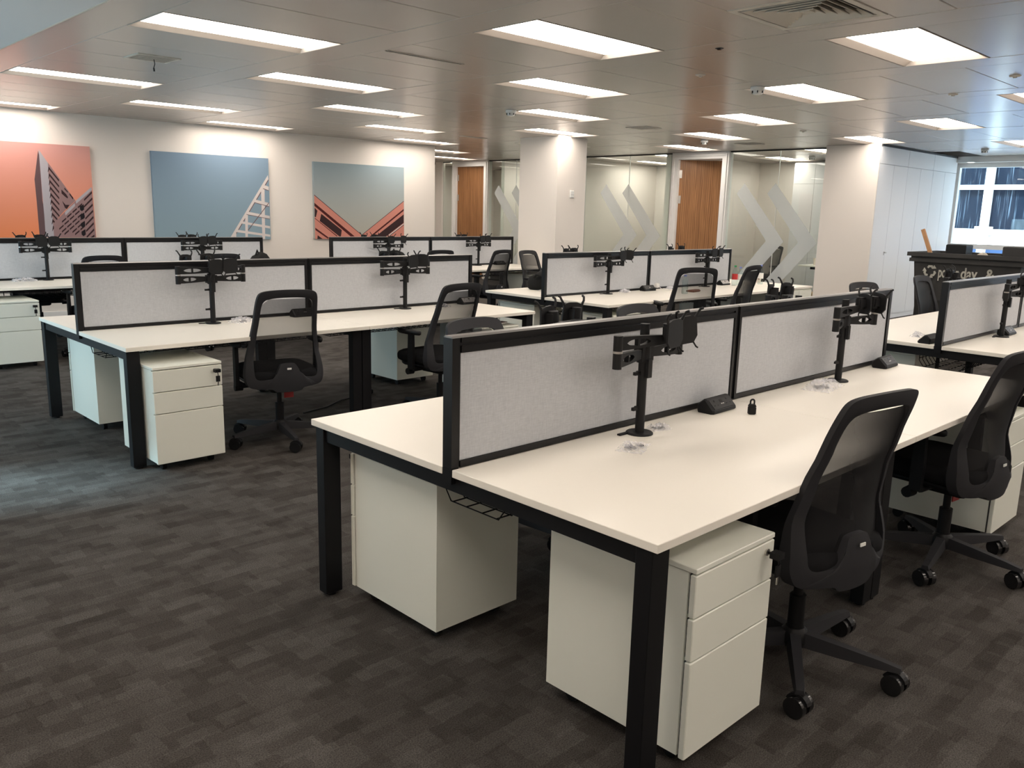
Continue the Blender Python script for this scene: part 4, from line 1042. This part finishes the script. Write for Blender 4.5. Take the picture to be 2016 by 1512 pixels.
t=thing('paper_cup','paper coffee cup with brown lid and printed star','cup',B(5,3.82,.70,ZT))
MB().lathe([(.028,0),(.040,.10)],20).build('cup_body','cup_paper',t); MB().lathe([(.043,.098),(.043,.108),(.038,.122)],20).build('lid','cup_brown',t)
st=[]
for k in range(10):
    r_=.016 if k%2==0 else .0065; a=PI/2+k*PI/5; st.append((r_*math.cos(a),.052+r_*math.sin(a)))
MB().prism(st,'y',-.0375,-.036).build('star_print','cup_brown',t,None,(0,0,R(-55)))
# ---- backpack on the far side of the bottle desk
def backpack(loc,rz,label,w=.46,d=.28,h=.22,lead=True):
    t=thing('backpack',label,'backpack',loc,rz)
    n=20; rings=[]
    for z,q in ((0,.80),(.03,.97),(h*.4,1.0),(h*.7,.88),(h*.92,.6),(h,.28)):
        rings.append([(w/2*q*math.copysign(abs(math.cos(a))**.7,math.cos(a))*(1-.12*math.sin(a)),d/2*q*math.copysign(abs(math.sin(a))**.7,math.sin(a)),z*(1+.08*math.cos(a))) for a in [2*PI*k/n for k in range(n)]])
    MB().ring_stack(rings).build('main_pocket','backpack',t)
    rr=[]
    for z,q in ((0,.75),(.02,.95),(h*.35,1.0),(h*.6,.8),(h*.7,.4)):
        rr.append([(-w*.36+.11*q*math.cos(a),.0+d*.42*q*math.sin(a),z) for a in [2*PI*k/n for k in range(n)]])
    MB().ring_stack(rr).build('front_pocket','backpack',t)
    MB().tube([(-w*.1,-d*.3,h*.85),(-w*.3,-d*.45,h*.6),(-w*.52,-d*.3,h*.75),(-w*.5,0,h*.5)],.013,8).build('strap','backpack',t)
    MB().tube([(w*.1,d*.1,h*.95),(0,d*.1,h*1.15),(-w*.12,d*.1,h*.93)],.009,8).build('handle','backpack',t)
    return t
backpack(B(5,.72,1.42,ZT),R(-12),'black backpack lying on the bottle desk behind its screen')
MBC=MB().tube([(0,0,.004),(.06,-.08,.03),(.02,-.2,.05),(.08,-.3,.004)],.003,6)
tag(MBC.build('white_cable','cable_white',None,B(5,.42,1.32,ZT)),'thin white cable curling on the desk beside the backpack','cable')
backpack(B(3,2.98,.26,ZT),R(30),'black bag standing on the desk below the blue sky canvas',.30,.24,.26)
backpack(B(4,.66,.30,ZT),R(10),'dark bag standing on the desk below the pink buildings canvas',.34,.26,.25)
# ---- magazine on a pedestal under the desk
t=thing('magazine','glossy magazine with reddish cover on a pedestal under the desk','magazine',B(2,2.98,.28,.626),R(12))
MB().box(-.13,.13,-.16,.16,0,.01).build('pages','paper',t); MB().box(-.132,.132,-.162,.162,.01,.012).build('cover','print_mauve',t); MB().box(-.10,.02,-.13,-.06,.012,.0125).build('cover_panel','paper',t)
# ---- floor power lead under the desk facing the window light
t=thing('floor_lead','black power lead with plug ends on the carpet under the desk','cable',(2.27,4.62,0))
MB().tube([(-.75,-.25,.008),(-.5,-.18,.008),(-.3,-.05,.008),(-.1,-.02,.012),(0,0,.03)],.006,6).build('lead','black_plastic',t)
for k,(x,y,a) in enumerate(((.0,.0,.3),(.06,.05,1.2),(-.05,.06,2.2))):
    pl=MB().rbox(-.025,.025,-.02,.02,0,.04,.006).build('plug','black_plastic',t,(x,y,0),(0,0,a)); MB().box(-.004,.004,.02,.036,.015,.03).build('pin','steel',pl)
# ================================================================ MEETING ROOM BEHIND THE GLASS
t=thing('meeting_table','white topped meeting table with black column leg behind the glass','table',(13.05,6.0,0))
MB().rbox(-.45,.45,-.75,.22,.705,.73,.004).build('top','white_top',t); MB().cyl(0,-.02,.03,.705,.035).build('column_leg','black_metal',t); MB().box(-.3,.3,-.06,.02,0,.03).box(-.04,.04,-.35,.3,0,.03).build('foot','black_metal',t)
MB().box(-.38,.38,-.06,.02,.66,.705).build('under_rail','black_metal',t)
t=thing('paper_cup','plain cream paper cup on the meeting table behind the glass','cup',(12.85,6.02,ZT)); MB().lathe([(.032,0),(.045,.12)],20).build('cup_body','cup_paper',t); MB().lathe([(.047,.118),(.047,.124)],20).build('rolled_rim','cup_paper',t)
tag(crumple(.34,.28,.20,6,6,21).build('green_bag','bag_green',None,(13.20,5.95,ZT),(0,0,.4)),'dark green carrier bag slumped on the meeting table','bag')
t=thing('tool_tray','dark tray of tools on the meeting table behind the cup','tray',(12.86,5.74,ZT)); MB().box(-.15,.15,-.12,.12,0,.012).build('base','black_plastic',t); MB().box(-.15,.15,-.12,-.108,.012,.05).box(-.15,.15,.108,.12,.012,.05).build('side','black_plastic',t); MB().tube([(-.1,-.05,.03),(.12,.06,.035)],.015,8).build('tool','grey_plastic',t)
t=thing('carton','cardboard carton with white side on the floor behind the glass','box',(12.1,5.65,0)); MB().box(-.2,.2,-.18,.18,0,.30).build('body','cardboard',t); MB().box(-.203,-.2,-.0,.16,.04,.26).build('side_label','paper',t); MB().box(-.2,.2,-.004,.004,.30,.302).build('tape','rag',t)
c=place(CH,(12.75,6.95,0),R(75),'black mesh office chair inside the glass meeting room')
t=thing('room_cupboard','white cupboards with blue window light at the back of the meeting room','cupboard',(14.0,5.90,0))
MB().box(.02,.58,0,1.3,0,H-.05).build('carcass','cabinet_white',t)
for k in range(3): MB().box(0,.02,k*.433+.003,(k+1)*.433-.003,.08,2.2).build('door','cabinet_white',t); MB().box(0,.02,k*.433+.003,(k+1)*.433-.003,2.206,H-.06).build('top_door','cabinet_white',t)
t=thing('wall_screen','dark display screen edge on at the side wall of the meeting room','screen',(13.6,5.22,1.45)); MB().rbox(-.55,.55,0,.05,-.32,.32,.006).build('casing','black_plastic',t); MB().box(-.53,.53,.05,.052,-.30,.30).build('display','gloss_plastic',t)
MB().box(-.1,.1,-.03,0,-.1,.1).build('bracket','black_metal',t)
